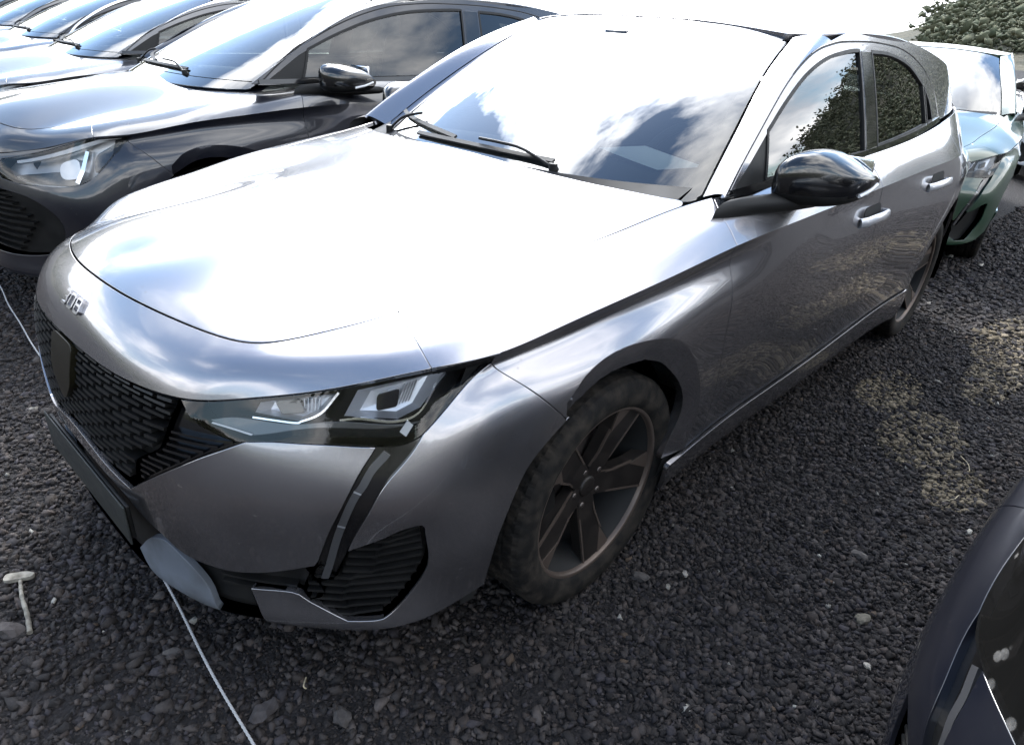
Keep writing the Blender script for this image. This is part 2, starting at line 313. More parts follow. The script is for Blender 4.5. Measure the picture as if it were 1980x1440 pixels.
def tri(outline, holes, res):
    lo, hi = outline.min(0), outline.max(0); gx, gy = np.meshgrid(np.arange(lo[0]+res/2, hi[0], res), np.arange(lo[1]+res/2, hi[1], res)); q = np.stack([gx.ravel(), gy.ravel()], 1)
    if len(q):
        k = pin(outline, q) & (dist_edge(outline, q) > res*.45)
        for h in holes: k &= ~pin(h, q) & (dist_edge(h, q) > res*.45)
        q = q[k]
    V = [Vector(v) for v in outline]; Ed = [(i, (i+1) % len(outline)) for i in range(len(outline))]
    for h in holes:
        b = len(V); V += [Vector(v) for v in h]; Ed += [(b+i, b+(i+1) % len(h)) for i in range(len(h))]
    V += [Vector(v) for v in q]
    r = delaunay_2d_cdt(V, Ed, [], 0, 1e-7)
    v2 = np.array([tuple(v) for v in r[0]]); f = np.array([x for x in r[2] if len(x) == 3])
    c = v2[f].mean(1); k = pin(outline, c)
    for h in holes: k &= ~pin(h, c)
    return v2, f[k]
CUR = {'root': None, 'style': None}
def obj(name, me, parent=None, m=None):
    o = bpy.data.objects.new(name, me); COL.objects.link(o)
    if m is not None: me.materials.append(m)
    if parent is not None: o.parent = parent
    return o
def mesh(name, V, F, nor=None, smooth=True):
    me = bpy.data.meshes.new(name); me.from_pydata([tuple(map(float, v)) for v in V], [], [tuple(map(int, f)) for f in F]); me.update()
    if smooth: me.polygons.foreach_set('use_smooth', [True]*len(me.polygons))
    if nor is not None: me.normals_split_custom_set_from_vertices([tuple(map(float, n)) for n in nor])
    return me
def panel_geo(srf, outline, holes=(), res=.03, off=0.0, fl=.012, gap=.0018, openedge=None, warp=None):
    outline = np.array(outline); keep = None
    if openedge is not None: keep = openedge(outline)
    if gap: outline = inset(outline, gap, keep); holes = [inset(np.array(h), -gap) for h in holes]
    v2, f = tri(outline, list(holes), res)
    P = srf.P(v2); n = srf.N(v2); P = P+n*off
    if warp is not None: P = P+n*warp(v2)[:, None]
    # orient faces along the normals
    fn = np.cross(P[f[:, 1]]-P[f[:, 0]], P[f[:, 2]]-P[f[:, 0]]); bad = (fn*n[f].mean(1)).sum(1) < 0; f[bad] = f[bad][:, ::-1]
    if warp is not None:
        fn = np.cross(P[f[:, 1]]-P[f[:, 0]], P[f[:, 2]]-P[f[:, 0]]); acc = np.zeros_like(P)
        for k in range(3): np.add.at(acc, f[:, k], fn)
        n = acc/(np.linalg.norm(acc, axis=1, keepdims=True)+1e-12)
    V = [P]; NN = [n]; F = [f]; base = len(P)
    if fl:
        # directed boundary edges
        ed = {}
        for t in f.tolist():
            for a, b in ((t[0], t[1]), (t[1], t[2]), (t[2], t[0])):
                if (b, a) in ed: del ed[(b, a)]
                else: ed[(a, b)] = 1
        E = np.array(list(ed))
        if openedge is not None and len(E):
            k = openedge(v2); E = E[~(k[E[:, 0]] & k[E[:, 1]])]
        if len(E):
            tg = P[E[:, 1]]-P[E[:, 0]]; o_ = np.cross(tg, (n[E[:, 0]]+n[E[:, 1]])/2); o_ /= np.linalg.norm(o_, axis=1, keepdims=True)+1e-12
            acc = np.zeros_like(P); np.add.at(acc, E[:, 0], o_); np.add.at(acc, E[:, 1], o_)
            idx = np.unique(E); mp_ = -np.ones(len(P), int); mp_[idx] = np.arange(len(idx)); ou = acc[idx]; ou /= np.linalg.norm(ou, axis=1, keepdims=True)+1e-12
            r1 = P[idx]+ou*.0012-n[idx]*.0012; r2 = r1-n[idx]*fl
            V += [r1, r1, r2]; m_ = len(idx); NN += [ou*.75+n[idx]*.66, ou, ou]
            a, b = mp_[E[:, 0]], mp_[E[:, 1]]
            q1 = np.stack([E[:, 1], E[:, 0], base+a, base+b], 1); q2 = np.stack([base+m_+b, base+m_+a, base+2*m_+a, base+2*m_+b], 1)
            F += [q1, q2]
    return np.vstack(V), [x for g in F for x in g.tolist()], np.vstack(NN)
def join_geo(gs):
    V = []; F = []; Nn = []; b = 0
    for v, f, n in gs: V.append(v); F += [[i+b for i in x] for x in f]; Nn.append(n); b += len(v)
    return np.vstack(V), F, np.vstack(Nn)
MIR = np.array([1, -1, 1])
def flip_geo(g): return g[0]*MIR, [x[::-1] for x in g[1]], g[2]*MIR
def put(name, geo, m, parent, two=False):
    """link a part; two=True also links its mirror image on the other side of the car"""
    o = obj(name, mesh(name, *geo), parent, m)
    if two:
        g = flip_geo(geo); o2 = obj(name, mesh(name, *g), TWIN.get(parent.name, parent), m); TWIN[o.name] = o2; return o
    return o
TWIN = {}
def panel(name, srf, outline, m, parent, two=False, **k): return put(name, panel_geo(srf, outline, **k), m, parent, two)
def face_normals(V, F):
    """flat shaded geometry: split every face"""
    v = []; f = []; n = []
    for x in F:
        p = V[list(x)]; nn = np.zeros(3)
        for i in range(len(p)): nn += np.cross(p[i], p[(i+1) % len(p)])
        nn /= np.linalg.norm(nn)+1e-12; b = len(v); v += list(p); n += [nn]*len(p); f.append(list(range(b, b+len(p))))
    return np.array(v), f, np.array(n)
def strip_on(srf, line, width, h0, h1, cap=True, up=None):
    """bar of given width that follows a line of surface coordinates, from h0 to h1 above the surface"""
    L_ = np.array(line, float); t = np.gradient(L_, axis=0); t /= np.linalg.norm(t, axis=1, keepdims=True)+1e-12; s = np.stack([-t[:, 1], t[:, 0]], 1)
    wd = np.broadcast_to(np.asarray(width, float), (len(L_),))[:, None]*.5
    A, B = L_+s*wd, L_-s*wd; na, nb = srf.N(A), srf.N(B); a, b = srf.P(A), srf.P(B)
    n = len(L_); V = np.vstack([a+na*h1, b+nb*h1, a+na*h0, b+nb*h0]); F = []
    for i in range(n-1): F += [(i, i+1, n+i+1, n+i), (2*n+i+1, 2*n+i, i, i+1)[::1], (n+i, n+i+1, 3*n+i+1, 3*n+i)]
    F += [(0, n, 3*n, 2*n), (2*n-1, n-1, 3*n-1, 4*n-1)]
    F = [f for f in F]
    g = face_normals(V, F)
    # make normals point away from the bar's middle
    c = V.mean(0); mid = {}
    v, f, nn = g
    for x in f:
        p = v[x].mean(0); k = np.argmin(np.linalg.norm((a+b)/2+(na*(h0+h1)/2)-p, axis=1)); q = ((a+b)/2+na*(h0+h1)/2)[k]
        if (p-q)@nn[x[0]] < 0: nn[x] *= -1; x.reverse()
    return v, f, nn
def boxg(c, s, rot=None, bev=0.0):
    bm = bmesh.new(); bmesh.ops.create_cube(bm, size=1.0)
    for v in bm.verts: v.co = Vector((v.co.x*s[0], v.co.y*s[1], v.co.z*s[2]))
    if bev: bmesh.ops.bevel(bm, geom=list(bm.edges), offset=bev, segments=2, profile=.6, affect='EDGES')
    M = Matrix.Translation(c) @ (rot.to_4x4() if rot is not None else Matrix())
    bm.transform(M); return bm_geo(bm, not bev)
def bm_geo(bm, flat=False):
    bm.normal_update(); V = np.array([v.co[:] for v in bm.verts]); bm.verts.index_update(); F = [[v.index for v in f.verts] for f in bm.faces]; n = np.array([v.normal[:] for v in bm.verts]); bm.free()
    return face_normals(V, F) if flat else (V, F, n)
def geo_auto(V, F):
    V = np.array(V, float); acc = np.zeros_like(V)
    for f in F:
        p = V[list(f)]; nn = np.zeros(3)
        for i in range(len(p)): nn += np.cross(p[i], p[(i+1) % len(p)])
        for i in f: acc[i] += nn
    return V, [list(f) for f in F], acc/(np.linalg.norm(acc, axis=1, keepdims=True)+1e-12)
def tubeg(path, r, seg=8):
    P = np.array(path, float); t = np.gradient(P, axis=0); t /= np.linalg.norm(t, axis=1, keepdims=True); rr = np.broadcast_to(np.asarray(r, float), (len(P),))
    V = []; Nn = []; up = np.array([0, 0, 1.])
    for p, d, q in zip(P, t, rr):
        if abs(d@up) > .95: up = np.array([1., 0, 0])
        a = np.cross(d, up); a /= np.linalg.norm(a); b = np.cross(a, d)
        for k in range(seg):
            an = 2*math.pi*k/seg; n = a*math.cos(an)+b*math.sin(an); V.append(p+n*q); Nn.append(n)
    F = [((i+1)*seg+k, (i+1)*seg+(k+1) % seg, i*seg+(k+1) % seg, i*seg+k) for i in range(len(P)-1) for k in range(seg)]
    V += V[:seg]+V[-seg:]; Nn += [-t[0]]*seg+[t[-1]]*seg; m_ = len(P)*seg
    F += [tuple(m_+k for k in range(seg)), tuple(m_+seg+k for k in range(seg))[::-1]]
    return np.array(V), [list(f) for f in F], np.array(Nn)
def lathe_y(prof, seg, smooth=True, wob=None):
    """turn (radius, y) profile about the y axis"""
    V = []; m = len(prof)
    for k in range(seg):
        a = 2*math.pi*k/seg
        for i, (r, y) in enumerate(prof):
            q = r if wob is None else r+wob(k, i); V.append((q*math.cos(a), y, q*math.sin(a)))
    F = [(k*m+i, k*m+i+1, ((k+1) % seg)*m+i+1, ((k+1) % seg)*m+i) for k in range(seg) for i in range(m-1)]
    return geo_auto(V, F)
def thing(name, label, cat, loc=(0, 0, 0), rz=0.0, group=None):
    o = bpy.data.objects.new(name, None); COL.objects.link(o); o.location = loc; o.rotation_euler = (0, 0, rz); o.empty_display_size = .2
    return tag(o, label, cat, group)
def tag(o, label=None, cat=None, group=None, kind=None):
    if label: o['label'] = label
    if cat: o['category'] = cat
    if group: o['group'] = group
    if kind: o['kind'] = kind
    return o
def up0(q): return np.abs(q[:, 1]) < 1e-5      # the crease line (t = 0) is not a shut line
def symm(left): return list(left)+[(-s, t) for s, t in reversed(left)]
# ============ wheel ============
def make_wheel_meshes():
    M = {}
    # tyre 225/40 R18: sidewall, shoulder and grooved tread
    ro = .3175; prof = [(.232, -.085), (.236, -.098), (.250, -.1065), (.262, -.1085), (.264, -.1100), (.280, -.1105), (.283, -.1095), (.298, -.1075), (.309, -.100), (.3155, -.088)]
    ys = [-.080, -.062, -.057, -.052, -.030, -.024, -.018, 0, .018, .024, .030, .052, .057, .062, .080]
    for y in ys: prof.append((ro-(abs(y)/.08)**3*.0015, y))
    prof += [(r, -y) for r, y in prof[9::-1]]
    gro = {i for i, (r, y) in enumerate(prof) if abs(abs(y)-.057) < 1e-6 or abs(abs(y)-.024) < 1e-6}
    seg = 64*5
    def wob(k, i):
        r, y = prof[i]; d = 0.0
        if i in gro: d -= .007
        if r > .297 and abs(y) > .06 and (k+int(abs(y)*60)) % 5 == 0: d -= .003
        elif r > .31 and .0 < abs(y) < .055 and (k+int(y*260)) % 5 == 0: d -= .005
        return d
    tv, tf, tn = lathe_y(prof, seg, wob=wob); rad = np.hypot(tv[:, 0], tv[:, 2]); fl_ = [f for f in tf if rad[f].min() > .3005]; sm_ = [f for f in tf if rad[f].min() <= .3005]
    M['tyre'] = mesh('tyre', *join_geo([(tv, sm_, tn), face_normals(tv, fl_)]))
    M['rim'] = mesh('wheel', *lathe_y([(.236, -.09), (.214, -.085), (.205, -.05), (.208, .05), (.224, .078), (.2265, .086)], 96))
    M['lip'] = mesh('rim_lip', *lathe_y([(.2255, .084), (.2275, .0935), (.2305, .0965), (.2375, .0985), (.2395, .0955), (.2390, .088)], 96))
    M['disc'] = mesh('brake_disc', *lathe_y([(.05, .012), (.142, .012), (.142, -.012), (.05, -.012)], 64))
    M['caliper'] = mesh('brake_caliper', *boxg((.125, .005, .05), (.06, .075, .12), Matrix.Rotation(-.35, 3, 'Y'), .012))
    M['cap'] = mesh('hub_cap', *lathe_y([(.001, .060), (.024, .0595), (.029, .056), (.030, .045)], 32))
    def prism(poly, yf, th):
        """poly (r, v) outline with front depth yf(r, v)"""
        P = np.array(poly, float); n = len(P); f = np.array([(p[0], yf(*p), p[1]) for p in P]); b = f-[0, th, 0]
        V = np.vstack([f, b]); c = f.mean(0); F = []
        Fr = list(range(n)); F.append(Fr)
        F.append([n+i for i in Fr[::-1]]); F += [[i, n+i, n+(i+1) % n, (i+1) % n] for i in range(n)]
        v, ff, nn = face_normals(V, F)
        m_ = V.mean(0)
        for x in ff:
            if (v[x].mean(0)-m_)@nn[x[0]] < 0: nn[x] *= -1; x.reverse()
        return v, ff, nn
    dep = lambda r, v: .052+.034*min(1, max(0, (r-.05)/.17))
    M['blade'] = mesh('spoke', *prism([(.02, -.030), (.09, -.036), (.16, -.058), (.2255, -.092), (.2295, .024), (.13, .027), (.02, .030)], dep, .034))
    M['facet'] = mesh('spoke_facet', *prism([(.150, -.050), (.2235, -.088), (.2268, -.034)], lambda r, v: dep(r, v)+.0025, .006))
    M['edge'] = mesh('spoke_edge', *prism([(.05, .0245), (.13, .0225), (.2285, .0195), (.229, .0245), (.13, .0275), (.05, .0295)], lambda r, v: dep(r, v)+.0022, .006))
    M['thin_edge'] = mesh('spoke_edge', *prism([(.05, -.0330), (.09, -.037), (.158, -.0590), (.150, -.051), (.09, -.0325), (.05, -.029)], lambda r, v: dep(r, v)+.0022, .006))
    bolts = []
    for k in range(5):
        a = 2*math.pi*k/5+.3; bolts.append(lathe_y([(.001, .058), (.0085, .058), (.0095, .05)], 6)); v = bolts[-1][0]; v += [.054*math.cos(a), 0, .054*math.sin(a)]
    M['bolt'] = [mesh('wheel_bolt', *b) for b in bolts]
    for k, m in (('tyre', RUBBER), ('rim', DARK), ('lip', RIMFACE), ('disc', STEEL), ('caliper', PLASTIC), ('cap', RIMDARK), ('blade', RIMDARK), ('facet', RIMFACE), ('edge', RIMFACE), ('thin_edge', RIMFACE)): M[k].materials.append(m)
    for b in M['bolt']: b.materials.append(STEEL)
    return M
WM = make_wheel_meshes()
def add_wheel(root, x, y, phase=0.0, z=.3155):
    s = 1 if y > 0 else -1
    o = obj('wheel', WM['rim'], root); o.location = (x, y, z); o.rotation_euler = (0, phase, 0 if s > 0 else math.pi)
    def sub(n, me, a=0.0):
        c = obj(n, me, o); c.rotation_euler = (0, a, 0); return c
    sub('tyre', WM['tyre']); sub('rim_lip', WM['lip']); sub('brake_disc', WM['disc']); sub('hub_cap', WM['cap']); sub('brake_caliper', WM['caliper'], .5-phase)
    for k in range(5):
        a = 2*math.pi*k/5
        sub('spoke', WM['blade'], a); sub('spoke_facet', WM['facet'], a); sub('spoke_edge', WM['edge'], a)
        sub('spoke_edge', WM['thin_edge'], a); sub('wheel_bolt', WM['bolt'][k])
    return o
# ============ outlines on the body (s along the flank from the nose, t down from the crease), measured on the car ============
ARCH_R = [(1.690, .535), (1.712, .475), (1.734, .405), (1.69, .318), (1.587, .238), (1.487, .194)]
ARCH_F = [(1.487, .194), (1.40, .180), (1.323, .183), (1.222, .222), (1.128, .284), (1.079, .388), (1.057, .463), (1.044, .555)]
RING = [(1.217, .188), (1.281, .145), (1.378, .130), (1.507, .151), (1.622, .194), (1.73, .283), (1.785, .399), (1.79, .47), (1.775, .541)]
DOORF = [(1.856, 0), (1.866, .127), (1.866, .241), (1.877, .403), (1.874, .541)]
SPLIT = [(2.905, 0), (2.908, .13), (2.895, .25), (2.862, .384), (2.868, .53)]
RDOOR = [(3.985, 0), (3.975, .10), (3.92, .17), (3.81, .26), (3.73, .38), (3.69, .515)]
RARCH = [(4.128+.372*math.cos(a), .537+.372*math.sin(a)) for a in np.linspace(R(0), R(-180), 22)]
GRILLE_B = [(0, .318), (.04, .320), (.10, .330), (.16, .347), (.258, .367)]
WEDGE = [(.258, .367), (.305, .328), (.398, .243), (.476, .181), (.529, .144), (.569, .114)]
HL_B = [(.569, .114), (.618, .111), (.692, .115), (.817, .116)]
CLAW_I = [(.817, .116), (.783, .181), (.736, .313), (.696, .43), (.682, .445)]
CHEEK_B = [(.682, .445), (.597, .472), (.525, .486), (.474, .487), (.39, .480), (.339, .457), (.272, .429), (.211, .398), (.10, .376), (0, .370)]
CLAW_O = [(.756, .398), (.795, .295), (.836, .193), (.909, .111)]
HL_O = [(.909, .111), (.981, .080), (1.058, .039)]
JOINT = [(1.058, .039), (1.128, .127), (1.217, .222)]
VENT = [(.908, .364), (.914, .421), (.910, .456), (.887, .50), (.855, .547), (.829, .578), (.808, .590), (.748, .596)]
VENT_T = [(.756, .398), (.825, .359), (.861, .335), (.901, .328)]
LIP_T = [(.748, .596), (.67, .545), (.634, .522), (.543, .527)]
LIP_B = [(.571, .637), (.70, .642), (.80, .630), (.884, .607), (.975, .577), (1.044, .556)]
HL = outl([(.437, .004), (.584, .002), (.735, .002), (.898, .003), (1.008, .003)], [(1.008, .003), (1.047, .012), (1.057, .038)], HL_O[::-1], [(.909, .111), (.869, .118), (.817, .116)], HL_B[::-1], [(.569, .114), (.535, .108), (.47, .06), (.437, .004)], step=.015)
WIN_F = outl([(-.70, 1.006), (-.72, 1.06), (-.742, 1.128)], [(-.742, 1.128), (-.88, 1.198), (-1.047, 1.266), (-1.226, 1.311), (-1.42, 1.333), (-1.529, 1.338)], [(-1.529, 1.338), (-1.482, 1.022)], [(-1.482, 1.022), (-1.0, 1.011), (-.70, 1.006)])
SAIL = outl([(-.520, .998), (-.742, 1.126)], [(-.742, 1.126), (-.72, 1.06), (-.70, 1.004)], [(-.70, 1.004), (-.52, .998)])
WIN_R = outl([(-1.66, 1.336), (-1.84, 1.332), (-2.0, 1.316), (-2.15, 1.285), (-2.305, 1.222)], [(-2.305, 1.222), (-2.312, 1.068)], [(-2.312, 1.068), (-2.0, 1.048), (-1.625, 1.030)], [(-1.625, 1.030), (-1.66, 1.336)])
WIN_Q = outl([(-2.335, 1.207), (-2.40, 1.150), (-2.435, 1.078)], [(-2.435, 1.078), (-2.342, 1.071)], [(-2.342, 1.071), (-2.335, 1.207)], step=.012)
TRIM = outl([(-.479, .989), (-.625, 1.088), (-.891, 1.239), (-1.107, 1.321), (-1.288, 1.353), (-1.46, 1.364), (-1.764, 1.366), (-2.092, 1.345), (-2.35, 1.284), (-2.51, 1.195), (-2.56, 1.11), (-2.57, 1.082)], [(-2.57, 1.082), (-2.1, 1.046), (-1.5, 1.021), (-1.0, 1.009), (-.479, .989)])
def tl(z): return z
def build_car(label, cat, m, loc, rz, kind='claw', group=None, zs=1.0, steer=0.0):
    TWIN.clear()
    root = thing('parked_car', label, cat, loc, rz, group); root.scale = (1, 1, zs)
    dx = .0 if kind == 'claw' else .26
    WSC = WS if kind == 'claw' else make_ws(dx)
    T7 = LOW.tk[-1]
    # ---- bonnet ----
    he = [tuple(UP.P([[s, T3]])[0][:2]) for s in np.linspace(0, s_k[11]-.03, 60)]
    rear = [(-.395, .705), (-.410, .688), (-.375, .62), (-.315, .45), (-.280, .25), (-.270, 0)]
    half = he+crom(rear, .02)
    ho = np.array(half+[(x, -y) for x, y in reversed(half) if abs(y) > 1e-6])
    a = .5*np.sum(ho[:, 0]*np.roll(ho[:, 1], -1)-np.roll(ho[:, 0], -1)*ho[:, 1]); ho = ho if a > 0 else ho[::-1]
    panel('bonnet', HOOD, ho, m, root, res=.03, gap=.005, fl=.012)
    put('bonnet_seal', strip_on(UP, [(s, T3) for s in np.linspace(-1.80, 1.80, 120) if s > UP.S[0]], .016, -.022, -.005), PLASTIC, root)
    # ---- bumper: top strip, cheeks, corners ----
    bump = panel('front_bumper', UP, outl([(-.898, 0), (-.45, 0), (0, 0), (.45, 0), (.898, 0)], [(.898, 0), (.905, .073), (.899, T3)], [(.899, T3), (0, T3), (-.899, T3)], [(-.899, T3), (-.905, .073), (-.898, 0)]), m, root, res=.022, gap=.0008)
    if kind == 'claw':
        half = [p for e in (GRILLE_B, WEDGE[1:], HL_B[1:], CLAW_I[1:], CHEEK_B[1:]) for p in e]
        def sym_out(*edges):
            L_ = []
            for e in edges: L_ += [tuple(q) for q in crom(e, .015)][:-1]
            L_ += [tuple(edges[-1][-1])]
            P = np.array(L_+[(-s, t) for s, t in reversed(L_) if abs(s) > 1e-6]); a = .5*np.sum(P[:, 0]*np.roll(P[:, 1], -1)-np.roll(P[:, 0], -1)*P[:, 1])
            return P if a > 0 else P[::-1]
        panel('bumper_cheek', LOW, sym_out(GRILLE_B, WEDGE, HL_B, CLAW_I, CHEEK_B), m, bump, res=.022, fl=.016)
        panel('bumper_corner', LOW, outl(CLAW_O, HL_O, JOINT, ARCH_F[3:], LIP_B[::-1], [(.571, .637), (.543, .527)], LIP_T[::-1], VENT[::-1], VENT_T[::-1], step=.015), m, bump, True, res=.022, fl=.016)
        panel('bumper_core', LOW, outl([(-.98, .10), (-.80, .03), (0, .012), (.80, .03), (.98, .10)], [(.98, .10), (1.0, .60)], [(1.0, .60), (0, .66), (-1.0, .60)], [(-1.0, .60), (-.98, .10)]), DARK, bump, res=.05, off=-.085, fl=0, gap=0)
        # ---- grille ----
        gr_half = [(0, .004), (.22, .004), (.425, .006)], [(.425, .006), (.418, .05), (.385, .178), (.308, .251), (.285, .33)], [(.285, .33), (.258, .362), (.16, .344), (.10, .327), (.04, .317), (0, .315)]
        gp = sym_out(*gr_half)
        gr = panel('grille', LOW, gp, PLASTIC, root, res=.04, off=-.038, fl=-.03, gap=0)
        shield = rounded([(.060, .016), (.060, .15), (.0, .235), (-.060, .15), (-.060, .016)], .03)
        nrow = 0
        for t in np.arange(.016, .362, .0208):
            for s in np.arange(-.44-(nrow % 2)*.034, .44, .068):
                c = np.array([[s+.028, t]])
                if not pin(gp, c)[0] or dist_edge(gp, c)[0] < .009 or pin(shield, c)[0]: continue
                e = np.array([[s, t], [s+.028, t], [s+.056, t]]); ins = pin(gp, e)
                if not ins[0]: e[0, 0] = s+.02
                if not ins[2]: e[2, 0] = s+.036
                e[1, 0] = (e[0, 0]+e[2, 0])/2
                put('grille_bar', strip_on(LOW, e, .0105, -.034, -.006), PLASTIC, gr)
            nrow += 1
        sh = panel('emblem_shield', LOW, shield, mat('emblem_olive', (.014, .0125, .007), .30, .3, spec=.3), root, res=.02, off=.004, fl=.03, gap=0)
        # model figures on the bumper strip
        bd = tag(bpy.data.objects.new('model_badge', None), None); COL.objects.link(bd); bd.parent = root
        dg = {'3': [[(-.013, .016), (.010, .016), (.013, .010), (.010, .001), (-.003, .001), (.010, -.001), (.013, -.010), (.010, -.016), (-.013, -.016)]],
              '0': [[(-.010, .016), (.010, .016), (.013, .011), (.013, -.011), (.010, -.016), (-.010, -.016), (-.013, -.011), (-.013, .011), (-.010, .016)]],
              '8': [[(-.010, .016), (.010, .016), (.013, .011), (.012, .003), (.013, -.010), (.010, -.016), (-.010, -.016), (-.013, -.010), (-.012, .003), (-.013, .011), (-.010, .016)], [(-.011, .001), (.011, .001)]]}
        for i, ch in enumerate('308'):
            g = []
            for pl in dg[ch]: g.append(strip_on(UP, crom([(.012+(i-1)*.040+x, .088+y*1.0) for x, y in pl], .004) if len(pl) == 2 else [(.012+(i-1)*.040+x, .088+y) for x, y in pl], .0058, 0, .0065))
            put('badge_figure', join_geo(g), mat('badge_chrome', (.40, .40, .42), .28, 1.0), bd)
        # side fins next to the grille
        wd = outl([(.430, .006), (.47, .06), (.535, .108), (.566, .116)], WEDGE[::-1], [(.258, .367), (.287, .33), (.310, .251), (.387, .178), (.422, .04), (.430, .006)])
        fin = panel('grille_surround', LOW, wd, GLOSSBLK, root, True, res=.03, off=-.022, fl=-.018, gap=.001)
        def spans(poly, t, n=240):
            s = np.linspace(poly[:, 0].min(), poly[:, 0].max(), n); k = pin(poly, np.stack([s, np.full(n, t)], 1)); o = []; i = 0
            while i < n:
                if k[i]:
                    j = i
                    while j+1 < n and k[j+1]: j += 1
                    if s[j]-s[i] > .02: o.append((s[i], s[j]))
                    i = j
                i += 1
            return o
        for i, t in enumerate(np.arange(.125, .34, .0208)):
            for a, b in spans(wd, t): put('surround_fin', strip_on(LOW, [(s, t-.02*(s-a)) for s in np.linspace(a+.006, b-.012, 5)], .0075, -.022, -.010), GLOSSBLK, fin, True)
        # ---- headlights ----
        hl = panel('headlight', LOW, HL, LENS, root, True, res=.025, off=.0, fl=.004, gap=.0015)
        put('lamp_housing', panel_geo(LOW, HL, res=.03, off=-.075, fl=-.07, gap=.0), HOUSING, hl, True)
        pod1 = [(.600, .012), (.742, .012), (.706, .042), (.663, .058), (.583, .032)]; pod2 = [(.776, .012), (.948, .020), (.911, .066), (.862, .072), (.752, .053)]
        for pod, nm in ((pod1, 'inner'), (pod2, 'outer')):
            P = np.array(pod); c = P.mean(0); n = len(P); A = LOW.P(P)-LOW.N(P)*-(-.014); A = LOW.P(P)-LOW.N(P)*.014; B_ = c+(P-c)*.74; Bp = LOW.P(B_)-LOW.N(B_)*.040
            mid = LOW.P([c])-LOW.N([c])*.047; V = np.vstack([A, Bp, mid]); F = [[i, (i+1) % n, n+(i+1) % n, n+i] for i in range(n)]+[[n+i, n+(i+1) % n, 2*n] for i in range(n)]
            v, f, nn = face_normals(V, F); cc = A.mean(0)
            for x in f:
                if (cc-v[x].mean(0))@nn[x[0]] < 0: nn[x] *= -1; x.reverse()
            rf = put('reflector', (v, f, nn), mat('lamp_reflector', (.72, .73, .76), .35, .55), hl, True)
            d = (P[1]-P[0]); c0 = c+np.array([-.012, -.002])
            put('lamp_lens_block', panel_geo(LOW, rounded([c0+(-.026, -.014), c0+(.018, -.014), c0+(.022, .012), c0+(-.022, .012)], .006), res=.02, off=-.030, fl=.028, gap=0), GLOSSBLK, hl, True)
            # stepped optics
            for q in range(5): put('reflector_rib', strip_on(LOW, [(c[0]+.016+q*.007, c[1]-.018), (c[0]+.008+q*.007, c[1]+.010)], .0016, -.045, -.036), SATIN, hl, True)
        put('lamp_trim', strip_on(LOW, crom([(.578, .042), (.655, .060), (.669, .0575), (.709, .043), (.745, .010)], .012), .0042, -.016, -.007), CHROME, hl, True)
        put('lamp_trim', strip_on(LOW, crom([(.745, .060), (.787, .060), (.862, .0745), (.914, .069), (.948, .022)], .012), .0042, -.016, -.007), CHROME, hl, True)
        put('lamp_trim', strip_on(LOW, [(.925, .013), (.96, .009), (.996, .009)], .008, -.016, -.008), CHROME, hl, True)
        put('light_blade', panel_geo(LOW, outl([(.499, .049), (.548, .042), (.649, .064), (.751, .064), (.908, .088)], [(.908, .088), (.866, .084)], [(.866, .084), (.694, .074), (.578, .092)], [(.578, .092), (.499, .049)], step=.012), res=.03, off=-.006, fl=.006, gap=0), GUIDE, hl, True)
        put('position_lamp', strip_on(LOW, [(.502, .056), (.54, .072), (.578, .0905)], .0055, -.008, -.0035), WHITEP, hl, True)
        put('position_lamp', strip_on(LOW, [(.888, .083), (.871, .099)], .016, -.010, -.0035), WHITEP, hl, True)
        # ---- claw shaped running lights ----
        cl = outl([(.912, .113), (.838, .195), (.797, .297), (.758, .40), (.722, .478)], [(.722, .478), (.676, .486)], [(.676, .486), (.696, .43), (.736, .313), (.783, .181), (.817, .116)], [(.817, .116), (.869, .119), (.912, .113)], step=.015)
        cw = panel('running_light', LOW, cl, GLOSSBLK, root, True, res=.03, off=-.012, fl=-.010, gap=.0012)
        gl = crom([(.836, .132), (.807, .168), (.79, .208), (.771, .250), (.736, .372), (.72, .43), (.703, .482)], .012); gl = np.array(gl)
        for a, b in ((0, .30), (.32, .56), (.58, 1.0)):
            i, j = int(a*(len(gl)-1)), int(b*(len(gl)-1)); put('light_guide', strip_on(LOW, gl[i:j+1], .015, -.012, -.0065), GUIDE, cw, True)
            if b < 1: put('guide_tick', strip_on(LOW, [gl[j], gl[j]+(gl[j+1]-gl[j])*.4], .015, -.012, -.006), SATIN, cw, True)
        # ---- corner air intakes ----
        vp = outl(VENT_T, [(.901, .328), (.908, .364)], VENT, [(.748, .596), (.67, .545), (.66, .50), (.70, .445), (.728, .47), (.756, .398)], step=.015)
        ve = panel('air_intake', LOW, vp, PLASTIC, root, True, res=.03, off=-.040, fl=-.034, gap=.001)
        for i, t in enumerate(np.arange(.352, .592, .0205)):
            for a, b in spans(vp, t):
                mdl = a+(b-a)*.38
                put('intake_slat', strip_on(LOW, [(a+.004, t+.006), (mdl-.004, t+.005), (mdl+.004, t), (b-.010, t-.012)], .0065, -.036, -.010), PLASTIC, ve, True)
        li = outl([(-.66, .445), (-.597, .474), (-.474, .489), (-.339, .459), (-.211, .40), (0, .372), (.211, .40), (.339, .459), (.474, .489), (.597, .474), (.66, .445)], [(.66, .445), (.70, .52), (.66, .548)], [(.66, .548), (.634, .524), (.545, .53), (.573, .637)], [(.573, .637), (0, .66), (-.573, .637)], [(-.573, .637), (-.545, .53), (-.634, .524), (-.66, .548)], [(-.66, .548), (-.70, .52), (-.66, .445)])
        lo_ = panel('lower_intake', LOW, li, PLASTIC, root, res=.04, off=-.030, fl=-.026, gap=.001)
        for t in (.515, .535): put('intake_slat', strip_on(LOW, [(s, t) for s in np.linspace(.47, .64, 6)], .006, -.03, -.012), PLASTIC, lo_, True)
